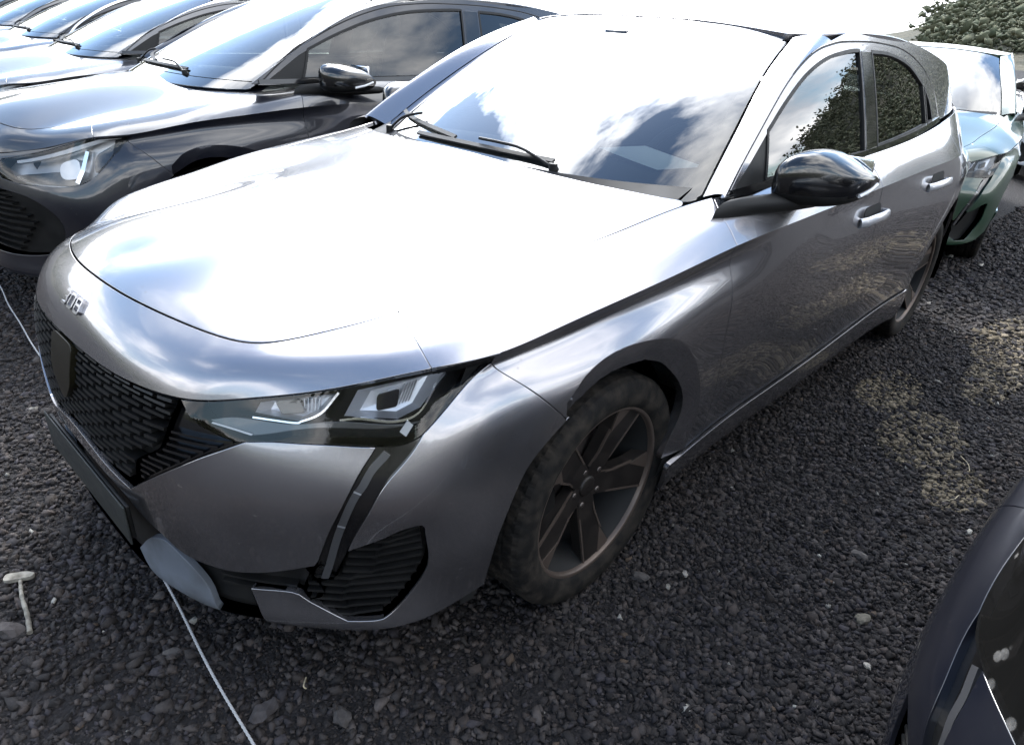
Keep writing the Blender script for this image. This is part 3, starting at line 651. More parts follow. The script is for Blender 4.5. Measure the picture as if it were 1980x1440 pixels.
        panel('skid_blade', LOW, outl([(.205, .565), (.25, .515), (.298, .484), (.349, .485), (.431, .552), (.457, .641)], [(.457, .641), (.36, .652), (.27, .632), (.205, .565)]), BLADE, root, True, res=.02, off=-.004, fl=.014, gap=0)
        ph = put('plate_holder', boxg((.889, 0, .362), (.010, .50, .085), None, .003), PLASTIC, root)
        put('licence_plate', boxg((.8985, 0, .362), (.004, .52, .098), None, .0015), PLATE, ph)
    else:
        # plain swept lamps, one wide mouth
        HS = outl([(.50, .03), (.70, .012), (.90, .004), (1.06, .006)], [(1.06, .006), (1.07, .03), (1.03, .085)], [(1.03, .085), (.903, .142), (.751, .180), (.59, .180), (.50, .160)], [(.50, .160), (.47, .09), (.50, .03)], step=.015)
        MTH = [(0, .21), (.30, .21), (.48, .215), (.63, .25), (.73, .335), (.74, .42), (.66, .50), (.40, .53), (0, .53)]
        L_ = [tuple(q) for q in crom(MTH, .02)]; mo = np.array(L_+[(-s, t) for s, t in reversed(L_) if abs(s) > 1e-6]); a = .5*np.sum(mo[:, 0]*np.roll(mo[:, 1], -1)-np.roll(mo[:, 0], -1)*mo[:, 1]); mo = mo if a > 0 else mo[::-1]
        HM = np.stack([-HS[::-1, 0], HS[::-1, 1]], 1)
        arc = [tuple(p) for p in crom(ARCH_F[3:], .02)]
        hb = [(1.06, 0)]+[tuple(p) for p in crom(JOINT, .02)]+arc+[(.98, .61), (.6, .66), (0, .67)]
        bo = np.array([(0, 0.0)]+hb+[(-s, t) for s, t in reversed(hb) if abs(s) > 1e-6]); a = .5*np.sum(bo[:, 0]*np.roll(bo[:, 1], -1)-np.roll(bo[:, 0], -1)*bo[:, 1]); bo = bo if a > 0 else bo[::-1]
        panel('bumper_skin', LOW, bo, m, bump, holes=[HS, HM, mo], res=.03, fl=.02)
        hl = panel('headlight', LOW, HS, LENS, root, True, res=.03, fl=.004, gap=.0015)
        put('lamp_housing', panel_geo(LOW, HS, res=.03, off=-.07, fl=-.066, gap=0), SATIN, hl, True)
        put('lamp_mask', panel_geo(LOW, outl([(.52, .145), (.60, .165), (.75, .165), (.87, .140)], [(.87, .140), (.80, .10), (.60, .11), (.52, .145)]), res=.03, off=-.045, fl=.02, gap=0), GLOSSBLK, hl, True)
        put('lamp_mask', panel_geo(LOW, rounded([(.92, .06), (1.02, .045), (.98, .085), (.90, .12)], .02), res=.03, off=-.03, fl=.03, gap=0), GLOSSBLK, hl, True)
        put('running_light', strip_on(LOW, crom([(.56, .045), (.75, .028), (.95, .018), (1.03, .022)], .02), .014, -.03, -.012), WHITEP, hl, True)
        put('lamp_projector', panel_geo(LOW, rounded([(.74, .06), (.84, .05), (.84, .125), (.75, .14)], .04), res=.02, off=-.03, fl=.04, gap=0), mat('lamp_reflector', (.72, .73, .76), .35, .55), hl, True)
        put('lamp_trim', strip_on(LOW, [(.885, .04), (.86, .10), (.83, .15)], .018, -.05, -.012), CHROME, hl, True)
        gr = panel('grille', LOW, mo, PLASTIC, root, res=.05, off=-.045, fl=-.04, gap=.001)
        for t in np.arange(.235, .52, .03): put('grille_bar', strip_on(LOW, [(s, t) for s in np.linspace(-.60+abs(t-.38), .60-abs(t-.38), 21)], .009, -.045, -.015), PLASTIC, gr)
        if False: lp = put('fog_lamp_ring', strip_on(LOW, [(.66+.035*math.cos(a), .385+.035*math.sin(a)) for a in np.linspace(0, 2*math.pi, 20)], .008, -.04, -.006), SATIN, gr, True)
        put('plate_holder', boxg((.893, 0, .40), (.018, .535, .125), None, .004), PLASTIC, root)
    # ---- fenders ----
    fo = outl([(1.035, 0), (1.30, 0), (1.856, 0)], DOORF, [(1.874, .541), (1.775, .541)], RING[::-1], [(1.217, .222)], JOINT[::-1], [(1.058, .039), (1.047, .012), (1.035, 0)], step=.018)
    fo2 = outl([(.8995, 0), (1.3, 0), (1.856, 0)], [(1.856, 0), (1.870, .047), (1.885, .09), (1.94, T3)], [(1.94, T3), (1.3, T3), (.9005, T3)], [(.9005, T3), (.9065, .073), (.8995, 0)])
    o1 = lambda q: (np.abs(q[:, 1]) < 1e-5) & (q[:, 0] > 1.03)
    fd = put('fender', join_geo([panel_geo(LOW, fo, res=.022, openedge=up0), panel_geo(UP, fo2, res=.0237, openedge=o1, gap=.0010)]), m, root, True)
    ring = outl(RING, [(1.775, .541), (1.690, .541)], [(1.690, .541)]+ARCH_R[1:], ARCH_F[:4], [(1.222, .222), (1.217, .188)], step=.015)
    rline, aline = np.array(crom(RING, .01)), np.array(crom(ARCH_R+ARCH_F[1:4], .01))
    def rw(q):
        dr = np.min(np.linalg.norm(q[:, None]-rline[None], axis=2), 1); da = np.min(np.linalg.norm(q[:, None]-aline[None], axis=2), 1); return -.022*dr/(dr+da+1e-9)
    put('arch_flare', panel_geo(LOW, ring, res=.02, gap=.0, fl=.03, warp=rw), m, fd, True)
    # ---- doors ----
    d1 = outl(DOORF, [(1.874, .541), (2.2, .546), (2.868, .53)], SPLIT[::-1], [(2.905, 0), (2.4, 0), (1.856, 0)]); d1u = outl([(1.856, 0), (2.4, 0), (2.905, 0)], [(2.905, 0), (2.90, T3)], [(2.90, T3), (1.945, T3)], [(1.945, T3), (1.885, .09), (1.870, .047), (1.856, 0)])
    fdoor = put('front_door', join_geo([panel_geo(LOW, d1, res=.03, openedge=up0, gap=.003), panel_geo(UP, d1u, res=.03, openedge=up0, gap=.003)]), m, root, True)
    d2 = outl(SPLIT, [(2.868, .53), (3.353, .518), (3.69, .515)], RDOOR[::-1], [(3.985, 0), (3.4, 0), (2.905, 0)]); d2u = outl([(2.905, 0), (3.4, 0), (3.985, 0)], [(3.985, 0), (3.95, T3)], [(3.95, T3), (2.905, T3)], [(2.905, T3), (2.905, 0)])
    rdoor = put('rear_door', join_geo([panel_geo(LOW, d2, res=.03, openedge=up0, gap=.003), panel_geo(UP, d2u, res=.03, openedge=up0, gap=.003)]), m, root, True)
    # handles: recess cup, grip
    for dr, sc in ((fdoor, 2.855), (rdoor, 3.625)):
        tc_ = .080 if dr is fdoor else .052
        put('handle_cup', panel_geo(LOW, rounded([(sc-.085, tc_-.028), (sc+.075, tc_-.030), (sc+.085, tc_+.020), (sc-.085, tc_+.022)], .025), res=.03, off=.0012, fl=.0, gap=0), DARK, dr, True)
        L_ = np.array([(sc-.118, tc_+.012), (sc-.10, tc_+.008), (sc-.05, tc_+.002), (sc, tc_), (sc+.05, tc_), (sc+.095, tc_+.004), (sc+.11, tc_+.006)]); hh = [.004, .024, .038, .043, .040, .026, .004]
        V = []; ns_ = 10
        for (s, t), h in zip(L_, hh):
            p = LOW.P([[s, t]])[0]; n = LOW.N([[s, t]])[0]; up_ = np.array([0, 0, 1.])-n*n[2]; up_ /= np.linalg.norm(up_)
            for k in range(ns_):
                an = 2*math.pi*k/ns_; V.append(p+n*(h-.004+.008*math.cos(an))+up_*.017*math.sin(an))
        n_ = len(L_); F = [[i*ns_+k, (i+1)*ns_+k, (i+1)*ns_+(k+1) % ns_, i*ns_+(k+1) % ns_] for i in range(n_-1) for k in range(ns_)]
        put('door_handle', geo_auto(V, F), SATIN if kind != 'claw' else HANDLE, dr, True)
    # ---- sill, rear quarter, tail ----
    panel('sill', LOW, outl([(1.685, .549), (2.2, .554), (2.87, .538), (3.36, .526), (3.74, .523)], [(3.74, .523), (3.78, .66)], [(3.78, .66), (2.6, .665), (1.72, .66)], [(1.72, .66), (1.685, .549)]), m, root, True, res=.04, off=.007, fl=.012)
    q1 = outl([(5.653, 0), (4.8, 0), (3.985, 0)], RDOOR, [(3.69, .515), (3.745, .53)], RARCH[::-1], [(4.50, .56), (4.62, .68)], [(4.62, .68), (5.1, .70), (5.653, .70)], [(5.653, .70), (5.653, 0)]); q1u = outl([(3.985, 0), (4.8, 0), (5.653, 0)], [(5.653, 0), (5.653, T3)], [(5.653, T3), (4.6, T3), (3.955, T3)], [(3.955, T3), (3.985, 0)])
    oe = lambda q: (np.abs(q[:, 1]) < 1e-5) | (q[:, 0] > 5.652)
    put('rear_quarter', join_geo([panel_geo(LOW, q1, res=.045, openedge=oe), panel_geo(UP, q1u, res=.045, openedge=oe)]), m, root, True)
    put('tail_lamp', panel_geo(UP, outl([(4.55, .03), (5.3, .03)], [(5.3, .03), (5.3, .10)], [(5.3, .10), (4.7, .12)], [(4.7, .12), (4.55, .03)]), res=.05, off=.003, fl=.01, gap=0), mat('tail_red', (.25, .01, .01), .15, coat=1.0), root, True)
    # dark inner body behind the shut lines
    hole_f = outl([(1.69, .70), (1.715, .475), (1.734, .405), (1.69, .318), (1.587, .238), (1.487, .194), (1.40, .18), (1.323, .183), (1.222, .222), (1.128, .284), (1.079, .388), (1.057, .463), (1.04, .70)], [(1.04, .70), (1.69, .70)])
    ci = outl([(1.0, .01), (3.0, .01), (5.6, .01)], [(5.6, .01), (5.6, .69)], [(5.6, .69), (4.51, .69)], RARCH, [(3.745, .69)], [(1.69, .69)], [(1.69, .69)]+ARCH_R[1:]+ARCH_F[1:]+[(1.03, .69)], [(1.0, .69)], [(1.0, .69), (1.0, .01)], step=.05)
    put('inner_body', join_geo([panel_geo(LOW, ci, res=.08, off=-.022, fl=0, gap=0), panel_geo(UP, outl([(.9, .0), (3, 0), (5.6, 0)], [(5.6, 0), (5.6, T3)], [(5.6, T3), (3, T3), (.9, T3)], [(.9, T3), (.9, 0)], step=.06), res=.08, off=-.022, fl=0, gap=0)]), DARK, root, True)
    for cx, cz, rr in ((.055, .345, .362), (-2.673, .34, .375)):
        prof = [(rr+.003, .80 if cx > -1 else .85), (rr+.02, .76), (rr+.02, .56), (.10, .55)]; V, F, nn = lathe_y(prof, 48); V = V+[cx, 0, cz]; F = [f for f in F if V[f][:, 2].mean() > (.285 if V[f][:, 0].mean() > cx else .24) and np.hypot(V[f][:, 0].mean()-cx, V[f][:, 2].mean()-cz) > rr*.4]
        put('wheel_arch_liner', (V, F, -nn), DARK, root, True)
    put('underbody', boxg((-1.33, 0, .235), (3.6, 1.30, .10), None, .02), DARK, root)
    put('engine_bay', boxg((.12, 0, .52), (1.1, 1.02, .46), None, .02), DARK, root)
    # ---- roof and glass ----
    ro_ = [(-1.125+dx*.6, 0), (-1.13+dx*.6, .27), (-1.152+dx*.6, .44), (-1.185+dx*.5, .535)]; rs = [(-1.30, .597), (-1.46, .620), (-1.65, .630), (-2.05, .626), (-2.48, .598), (-2.80, .565)]; rb = [(-2.95, .50), (-3.055, .25), (-3.075, 0)]
    hr = [tuple(p) for p in crom(ro_, .03)]+[tuple(p) for p in crom(rs, .03)]+[tuple(p) for p in crom(rb, .03)]
    ro2 = np.array(hr+[(x, -y) for x, y in reversed(hr) if abs(y) > 1e-6]); a = .5*np.sum(ro2[:, 0]*np.roll(ro2[:, 1], -1)-np.roll(ro2[:, 0], -1)*ro2[:, 1]); ro2 = ro2 if a > 0 else ro2[::-1]
    panel('roof', ROOF, ro2, m, root, res=.06, gap=.002, fl=.02)
    wso = outl([(-.69, .972), (-.62, .95), (0, .95), (.62, .95), (.69, .972)], [(.69, .972), (.640, 1.12), (.575, 1.28), (.548, 1.352)], [(.548, 1.352), (.45, 1.376), (.27, 1.391), (0, 1.396), (-.27, 1.391), (-.45, 1.376), (-.548, 1.352)], [(-.548, 1.352), (-.575, 1.28), (-.640, 1.12), (-.69, .972)])
    ws = panel('windscreen', WSC, wso, WSGLASS, root, res=.05, off=-.002, fl=.004, gap=.002)
    for e in ([(.668, .965), (.622, 1.12), (.557, 1.28), (.535, 1.345)],): put('windscreen_border', strip_on(WSC, crom(e, .03), .030, -.008, -.006), GLOSSBLK, ws, True)
    put('windscreen_border', strip_on(WSC, crom([(-.53, 1.345), (-.27, 1.378), (0, 1.384), (.27, 1.378), (.53, 1.345)], .03), .05, -.008, -.006), GLOSSBLK, ws)
    put('mirror_stalk', boxg(tuple(WSC.P([[0, 1.335]])[0]+[-.05, 0, -.02]), (.06, .10, .07), None, .01), GLOSSBLK, ws)
    # A pillar between windscreen edge and door frame
    def tpt(u): 
        L_ = np.array(crom([(-.468+dx*1.0, .989), (-.615+dx*.85, 1.088), (-.880+dx*.7, 1.239), (-1.097+dx*.6, 1.323), (-1.278+dx*.35, 1.362)], .02)); d = np.concatenate([[0], np.cumsum(np.linalg.norm(np.diff(L_, axis=0), axis=1))]); d /= d[-1]
        return np.stack([np.interp(u, d, L_[:, 0]), np.interp(u, d, L_[:, 1])], 1)
    uu = np.linspace(0, 1, 40); we = np.array(crom([(.694, .966), (.644, 1.12), (.579, 1.28), (.551, 1.362)], .01)); d = np.linspace(0, 1, len(we)); we = np.stack([np.interp(uu, d, we[:, 0]), np.interp(uu, d, we[:, 1])], 1)
    ca = WSC.P(we); cb = SW.P(tpt(uu)); V = []; cols = 9
    nb_ = (WSC.N(we)+SW.N(tpt(uu))); nb_ /= np.linalg.norm(nb_, axis=1, keepdims=True)
    for v in np.linspace(0, 1, cols): V.append(ca*(1-v)+cb*v+nb_*(.020*4*v*(1-v)))
    V = np.array(V).transpose(1, 0, 2).reshape(-1, 3); F = [[i*cols+k, i*cols+k+1, (i+1)*cols+k+1, (i+1)*cols+k] for i in range(39) for k in range(cols-1)]
    g = geo_auto(V, F); 
    if (g[2]*np.repeat(nb_, cols, 0)).sum() < 0: g = (g[0], [f[::-1] for f in g[1]], -g[2])
    put('a_pillar', g, m, root, True)
    # side: roof rail, door frame, glass
    if kind == 'claw': TR, WF, SL = TRIM, WIN_F, SAIL
    else:
        st = lambda P: np.stack([P[:, 0]+np.clip((P[:, 0]+1.45)/.75, 0, 1)*dx*.9, P[:, 1]], 1); TR, WF, SL = st(TRIM), st(WIN_F), st(SAIL)
    rl = outl([tuple(p) for p in tpt(np.linspace(0, 1, 8))], [tuple(tpt(np.array([1.0]))[0]), (-1.46, 1.392), (-1.65, 1.398), (-2.05, 1.39), (-2.48, 1.352), (-2.82, 1.312), (-2.93, 1.296)], [(-2.93, 1.296), (-3.14, 1.097)], [(-3.14, 1.097), (-2.9, 1.086), (-2.6, 1.071), (-2.1, 1.036), (-1.5, 1.012), (-1.0, 1.000), (-.468+dx, .984)])
    put('roof_rail', panel_geo(SW, rl, holes=[TR], res=.05, fl=.01, gap=.0022), m, root, True)
    put('window_seal', strip_on(SW, np.vstack([TR, TR[:1]]), .012, -.012, -.003), PLASTIC, root, True)
    df = put('window_frame', panel_geo(SW, inset(TR, .004), holes=[WF, WIN_R, WIN_Q, SL], res=.04, fl=.008, gap=.001), m, root, True)
    for P in (WF, WIN_R, WIN_Q): put('window_seal', strip_on(SW, np.vstack([P, P[:1]]), .011, -.008, .0015), PLASTIC, df, True)
    put('mirror_sail', panel_geo(SW, SL, res=.03, off=-.002, fl=.01, gap=0), PLASTIC, root, True)
    put('front_window', panel_geo(SW, WF, res=.06, off=-.006, fl=.003, gap=0), SIDEGLASS, root, True)
    put('rear_window', panel_geo(SW, WIN_R, res=.06, off=-.006, fl=.003, gap=0), PRIVACY, root, True)
    put('quarter_window', panel_geo(SW, WIN_Q, res=.06, off=-.006, fl=.003, gap=0), PRIVACY, root, True)
    put('b_pillar', panel_geo(SW, outl([(-1.545, 1.336), (-1.645, 1.335)], [(-1.645, 1.335), (-1.612, 1.030)], [(-1.612, 1.030), (-1.498, 1.024)], [(-1.498, 1.024), (-1.545, 1.336)]), res=.05, off=.002, fl=.006, gap=.001), GLOSSBLK, root, True)
    put('belt_moulding', strip_on(SW, crom([(-.50+dx, .991), (-1.0, 1.004), (-1.5, 1.016), (-2.1, 1.041), (-2.56, 1.075)], .05), .019, -.01, .008), GLOSSBLK, root, True)
    put('rear_screen', panel_geo(RW, rounded([(-.56, 1.105), (.56, 1.105), (.47, 1.288), (-.47, 1.288)], .06), res=.08, fl=.004, gap=0), PRIVACY, root)
    put('tailgate', panel_geo(RW, rounded([(-.64, 1.07), (.64, 1.07), (.54, 1.302), (-.54, 1.302)], .03), holes=[rounded([(-.565, 1.10), (.565, 1.10), (.475, 1.292), (-.475, 1.292)], .06)], res=.08, fl=.01, gap=0), m, root)
    # ---- cowl, wipers ----
    cw_ = []
    for y in np.linspace(-.66, .66, 25):
        xx = -.26-.10*(abs(y)/.6)**2; a_ = WSC.P([[y, .985]])[0]; cw_.append((xx-.015+dx*.0, y, HOOD.f(np.array([[max(xx, -.40), y]]))[0]-.022)); cw_.append((a_[0], y, a_[2]))
    F = [[2*i, 2*i+1, 2*i+3, 2*i+2] for i in range(24)]; g = geo_auto(cw_, F); g = g if g[2][:, 2].sum() > 0 else (g[0], [f[::-1] for f in g[1]], -g[2])
    put('cowl_panel', g, PLASTIC, root)
    def wiper(b0, b1, a0, a1, piv):
        wp = put('wiper_blade', strip_on(WSC, [np.array(b0)+(np.array(b1)-b0)*u+[0, .012*u*(1-u)] for u in np.linspace(0, 1, 14)], .008, .002, .009), PLASTIC, root)
        P = [WSC.P([a0])[0]+WSC.N([a0])[0]*.016, WSC.P([(np.array(a0)+a1)/2])[0]+WSC.N([a0])[0]*.022, WSC.P([a1])[0]+WSC.N([a1])[0]*.020, np.array(piv)]
        put('wiper_arm', tubeg(crom(P, .02), .0048), PLASTIC, wp)
        put('wiper_pivot', tubeg([np.array(piv)+[0, 0, -.03], np.array(piv)+[0, 0, .012]], .013, 12), PLASTIC, wp)
    pz = lambda x, y: HOOD.f(np.array([[x, y]]))[0]
    wiper((-.29, 1.000), (.30, 1.004), (.01, 1.016), (.19, 1.010), (-.335+dx, .31, pz(-.33, .31)+.0))
    wiper((-.56, 1.03), (-.10, 1.012), (-.36, 1.04), (-.45, 1.01), (-.38+dx, -.50, pz(-.38, -.50)+.0))
    # ---- door mirrors ----
    add_mirror(root, m, kind)
    # ---- cabin ----
    xs0 = -.72 if kind == 'claw' else -.55
    V = []
    for y in np.linspace(-.66, .66, 15):
        for (x, z) in ((-.36+dx*.6, .955), (-.55+dx*.5, .975), (-.80, .962), (-.88, .93), (-.90, .80), (-.84, .55)): V.append((x-.12*(abs(y)/.66)**2*(x > -.6), y, z-.02*(abs(y)/.66)**2))
    F = [[i*6+k, i*6+k+1, (i+1)*6+k+1, (i+1)*6+k] for i in range(14) for k in range(5)]; g = geo_auto(V, F); g = g if g[2][:, 2].sum() > 0 else (g[0], [f[::-1] for f in g[1]], -g[2])
    put('dashboard', g, INTERIOR, root)
    sw = put('steering_wheel', tubeg([(-.98-.08*math.sin(a), .36+.175*math.cos(a), .93+.145*math.sin(a)) for a in np.linspace(0, 2*math.pi, 28)], .015), INTERIOR, root)
    put('steering_hub', boxg((-.975, .36, .92), (.05, .15, .10), None, .02), INTERIOR, sw)
    for y in (.36, -.36):
        st_ = put('front_seat', boxg((-1.55, y, .56), (.52, .50, .18), None, .06), SEAT, root)
        put('seat_back', boxg((-1.83, y, .86), (.16, .48, .62), Matrix.Rotation(-.25, 3, 'Y'), .06), SEAT, st_); put('head_rest', boxg((-1.93, y, 1.24), (.10, .26, .17), Matrix.Rotation(-.2, 3, 'Y'), .04), SEAT, st_)
    rs_ = put('rear_seat', boxg((-2.45, 0, .55), (.5, 1.25, .2), None, .06), SEAT, root); put('seat_back', boxg((-2.75, 0, .85), (.16, 1.25, .6), Matrix.Rotation(-.35, 3, 'Y'), .06), SEAT, rs_)
    put('cabin_floor', boxg((-1.7, 0, .36), (2.2, 1.40, .06), None, .02), INTERIOR, root)
    put('door_card', join_geo([boxg((-1.55, .76, .74), (1.7, .04, .46), None, .02)]), INTERIOR, root, True)
    put('headlining', boxg((-2.0, 0, 1.345), (1.3, 1.0, .02), None, .008), mat('headlining', (.35, .35, .34), .9), root)
    # ---- wheels ----
    for x, y, ph in ((0, .735, .35), (0, -.735, 1.0), (-2.675, .735, .9), (-2.675, -.735, .2)): add_wheel(root, x, y, ph)
    return root
HANDLE = paint('handle_paint', (.62, .62, .64), .6, .3)
def add_mirror(root, m, kind):
    capm = GLOSSBLK if kind == 'claw' else GLOSSBLK
    # sections from inner end to tip: y, x front, x back, z low, z high
    if kind == 'claw': S = [(.846, -.545, -.70, 1.000, 1.070), (.858, -.515, -.712, .984, 1.092), (.885, -.512, -.73, .975, 1.112), (.925, -.535, -.752, .973, 1.119), (.965, -.575, -.770, .976, 1.106), (1.005, -.634, -.786, .986, 1.080), (1.027, -.690, -.795, 1.004, 1.062), (1.038, -.755, -.800, 1.026, 1.048)]
    else: S = [(.90, -.62, -.70, 1.012, 1.075), (.915, -.588, -.715, .990, 1.095), (.94, -.572, -.735, .982, 1.104), (.98, -.575, -.755, .980, 1.100), (1.015, -.597, -.772, .984, 1.090), (1.045, -.634, -.786, .992, 1.078), (1.065, -.690, -.795, 1.004, 1.062), (1.072, -.755, -.800, 1.022, 1.046)]
    sh_ = (-.11, -.03, -.017) if kind == 'claw' else (.10, -.03, -.02)
    S = [(y+sh_[1], a+sh_[0], b+sh_[0], c+sh_[2], d+sh_[2]) for y, a, b, c, d in S]
    n = 20; V = []
    for y, xf, xb, zl, zh in S:
        cx, cz, ax, az = (xf+xb)/2, (zl+zh)/2, (xf-xb)/2, (zh-zl)/2
        for k in range(n):
            a = 2*math.pi*k/n; c, s = math.cos(a), math.sin(a); e = .62
            V.append((cx+ax*math.copysign(abs(c)**e, c), y, cz+az*math.copysign(abs(s)**e, s)))
    Sm = Patch(np.arange(len(S)), np.arange(n+1), np.concatenate([np.array(V).reshape(len(S), n, 3), np.array(V).reshape(len(S), n, 3)[:, :1]], 1)) if False else None
    V = np.array(V).reshape(len(S), n, 3); yk = np.arange(len(S), dtype=float); V = nat(yk, V, np.linspace(0, len(S)-1, 29)); m2 = 29
    V = V.reshape(-1, 3); F = [[i*n+k, i*n+(k+1) % n, (i+1)*n+(k+1) % n, (i+1)*n+k] for i in range(m2-1) for k in range(n)]+[list(range(n))[::-1], [(m2-1)*n+k for k in range(n)]]
    V, F, nn = geo_auto(V, F)
    if (nn*(V-V.mean(0))).sum() < 0: F = [f[::-1] for f in F]; nn = -nn
    low_ = [f for f in F if V[f][:, 2].mean() < .990]; hi = [f for f in F if not (V[f][:, 2].mean() < .990)]
    mr = put('door_mirror', (V, hi, nn), capm, root, True)
    put('mirror_base', (V, low_, nn), PLASTIC, mr, True)
    put('mirror_glass', boxg((-.79+sh_[0], .95+sh_[1], 1.045+sh_[2]), (.012, .13, .10), Matrix.Rotation(.12, 3, 'Z'), .004), CHROME, mr, True)
    put('turn_signal', strip_on_pts([tuple(np.array(q)+sh_) for q in ([(-.690, 1.0285, 1.010), (-.74, 1.036, 1.020), (-.785, 1.038, 1.034)] if kind == 'claw' else [(-.69, 1.066, 1.01), (-.74, 1.071, 1.02), (-.785, 1.071, 1.034)])], .005), WHITEP, mr, True)
    # arm that carries the housing, from the door shoulder
    A = [(-.47, .795, .945, .070, .040), (-.53, .815, .955, .085, .036), (-.63, .84, .963, .10, .028), (-.76, .90, .966, .09, .018)]
    V = []; k_ = 12
    for x, y, z, ax, az in A:
        for k in range(k_):
            a = 2*math.pi*k/k_; V.append((x+ax*math.cos(a), y-.35*ax*math.cos(a)*.3, z+az*math.sin(a)))
    F = [[i*k_+k, i*k_+(k+1) % k_, (i+1)*k_+(k+1) % k_, (i+1)*k_+k] for i in range(3) for k in range(k_)]+[[3*k_+k for k in range(k_)]]
    g = geo_auto(V, F)
    if (g[2]*(g[0]-g[0].mean(0))).sum() < 0: g = (g[0], [f[::-1] for f in g[1]], -g[2])
    put('mirror_arm', g, PLASTIC, mr, True)
def strip_on_pts(P, r): return tubeg(crom(P, .01), r)
def copy_car(src, label, m, old, loc, rz, zs=1.0, group=None, skip=()):
    def cp(o, par):
        c = o.copy(); COL.objects.link(c); c.parent = par
        if c.type == 'MESH' and o.data.materials and o.data.materials[0] == old:
            c.material_slots[0].link = 'OBJECT'; c.material_slots[0].material = m
        for ch in list(o.children):
            if ch.name.split('.')[0] not in skip: cp(ch, c)
        return c
    r = cp(src, None); r.location = loc; r.rotation_euler = (0, 0, rz); r.scale = (1, 1, zs); r['label'] = label
    if group: r['group'] = group
    return r
# ============ the cars ============
G1 = 'cars parked in the rows'
main = build_car('silver grey hatchback in front with 308 in chrome figures above its dark grille', 'car', SILVER, (0, 0, 0), 0, 'claw', G1)
FAR = ('grille_bar', 'surround_fin', 'intake_slat', 'reflector_rib', 'model_badge', 'emblem_shield', 'steering_wheel', 'wheel_bolt', 'spoke_edge')
green = copy_car(main, 'dark green hatchback right behind the silver one, hooked running lights at its corner', GREEN, SILVER, (-4.68, -.08, 0), R(10), .985, G1, FAR)
near = copy_car(main, 'black car at the bottom right corner, only its dusty headlamp corner in view', BLACK, SILVER, (-.06, 2.47, 0), R(-16), 1.0, G1, ('model_badge', 'position_lamp', 'guide_tick', 'lamp_trim', 'reflector', 'reflector_rib', 'light_blade', 'lamp_lens_block'))
roof1 = copy_car(main, 'white car whose roof shows just above the tail of the silver hatchback', WHITE, SILVER, (-5.6, -2.6, 0), R(8), 1.0, G1, FAR)
roof2 = copy_car(main, 'pale grey car at the right edge of the photo beyond the dark green hatchback', WHITE, SILVER, (-9.9, .80, 0), R(10), 1.0, G1, FAR)
black = build_car('black car next to the silver hatchback with swept back headlamp and bright mirror cap', 'car', BLACK, (-.29, -2.40, 0), R(-3.5), 'sweep', G1, 1.04)
FAR2 = ('grille_bar', 'steering_wheel', 'wheel_bolt', 'spoke_edge', 'fog_lamp_ring')
third = copy_car(black, 'grey car on the far side of the black one, bonnet and windscreen showing over it', GREY, BLACK, (-.55, -4.80, 0), R(-3), 1.0, G1, FAR2)
fourth = copy_car(black, 'dark blue car with bright window strip, fourth in the row from the silver hatchback', NAVY, BLACK, (-.85, -7.15, 0), R(-2), 1.0, G1, FAR2)
fifth = copy_car(black, 'grey car fifth in the row, its bonnet and screen at the top left corner', GREY, BLACK, (-1.1, -9.55, 0), R(-2), 1.0, G1, FAR2)
sixth = copy_car(black, 'black car farthest along the row at the very top left corner', BLACK, BLACK, (-1.3, -12.0, 0), R(-2), 1.0, G1, FAR2)
# bright window strip of the blue car
put('window_strip', strip_on(SW, crom([(-.30, .985), (-.42, 1.088), (-.70, 1.239), (-1.02, 1.338), (-1.46, 1.376), (-1.764, 1.378), (-2.092, 1.357)], .05), .016, .0, .012), CHROME, fourth)
# dusty lens on the near car
def dusty():
    m = glass('headlamp_lens_dusty', (.9, .9, .9)).copy(); m.name = 'dusty_lens'; t = m.node_tree; o = [n for n in t.nodes if n.type == 'OUTPUT_MATERIAL'][0]; sh = o.inputs[0].links[0].from_socket
    d = t.nodes.new('ShaderNodeBsdfDiffuse'); d.inputs[0].default_value = (.42, .40, .37, 1); c = t.nodes.new('ShaderNodeTexCoord')
    v = t.nodes.new('ShaderNodeTexVoronoi'); v.inputs['Scale'].default_value = 26; v.inputs['Randomness'].default_value = 1; nz = t.nodes.new('ShaderNodeTexNoise'); nz.inputs['Scale'].default_value = 11; nz.inputs['Detail'].default_value = 4
    t.links.new(c.outputs['Object'], v.inputs['Vector']); t.links.new(c.outputs['Object'], nz.inputs['Vector'])
    a = t.nodes.new('ShaderNodeMapRange'); a.inputs['From Min'].default_value = .24; a.inputs['From Max'].default_value = .18; t.links.new(v.outputs['Distance'], a.inputs[0])
    b = t.nodes.new('ShaderNodeMapRange'); b.inputs['From Min'].default_value = .45; b.inputs['From Max'].default_value = .62; b.inputs['To Max'].default_value = .5; t.links.new(nz.outputs[0], b.inputs[0])
    k = t.nodes.new('ShaderNodeMath'); k.operation = 'MULTIPLY_ADD'; k.use_clamp = True; k.inputs[2].default_value = .015; t.links.new(a.outputs[0], k.inputs[0]); t.links.new(b.outputs[0], k.inputs[1])
    x = t.nodes.new('ShaderNodeMixShader'); t.links.new(k.outputs[0], x.inputs[0]); t.links.new(sh, x.inputs[1]); t.links.new(d.outputs[0], x.inputs[2]); t.links.new(x.outputs[0], o.inputs[0]); return m
for c in near.children:
    if c.name.startswith('headlight'): c.material_slots[0].link = 'OBJECT'; c.material_slots[0].material = dusty()
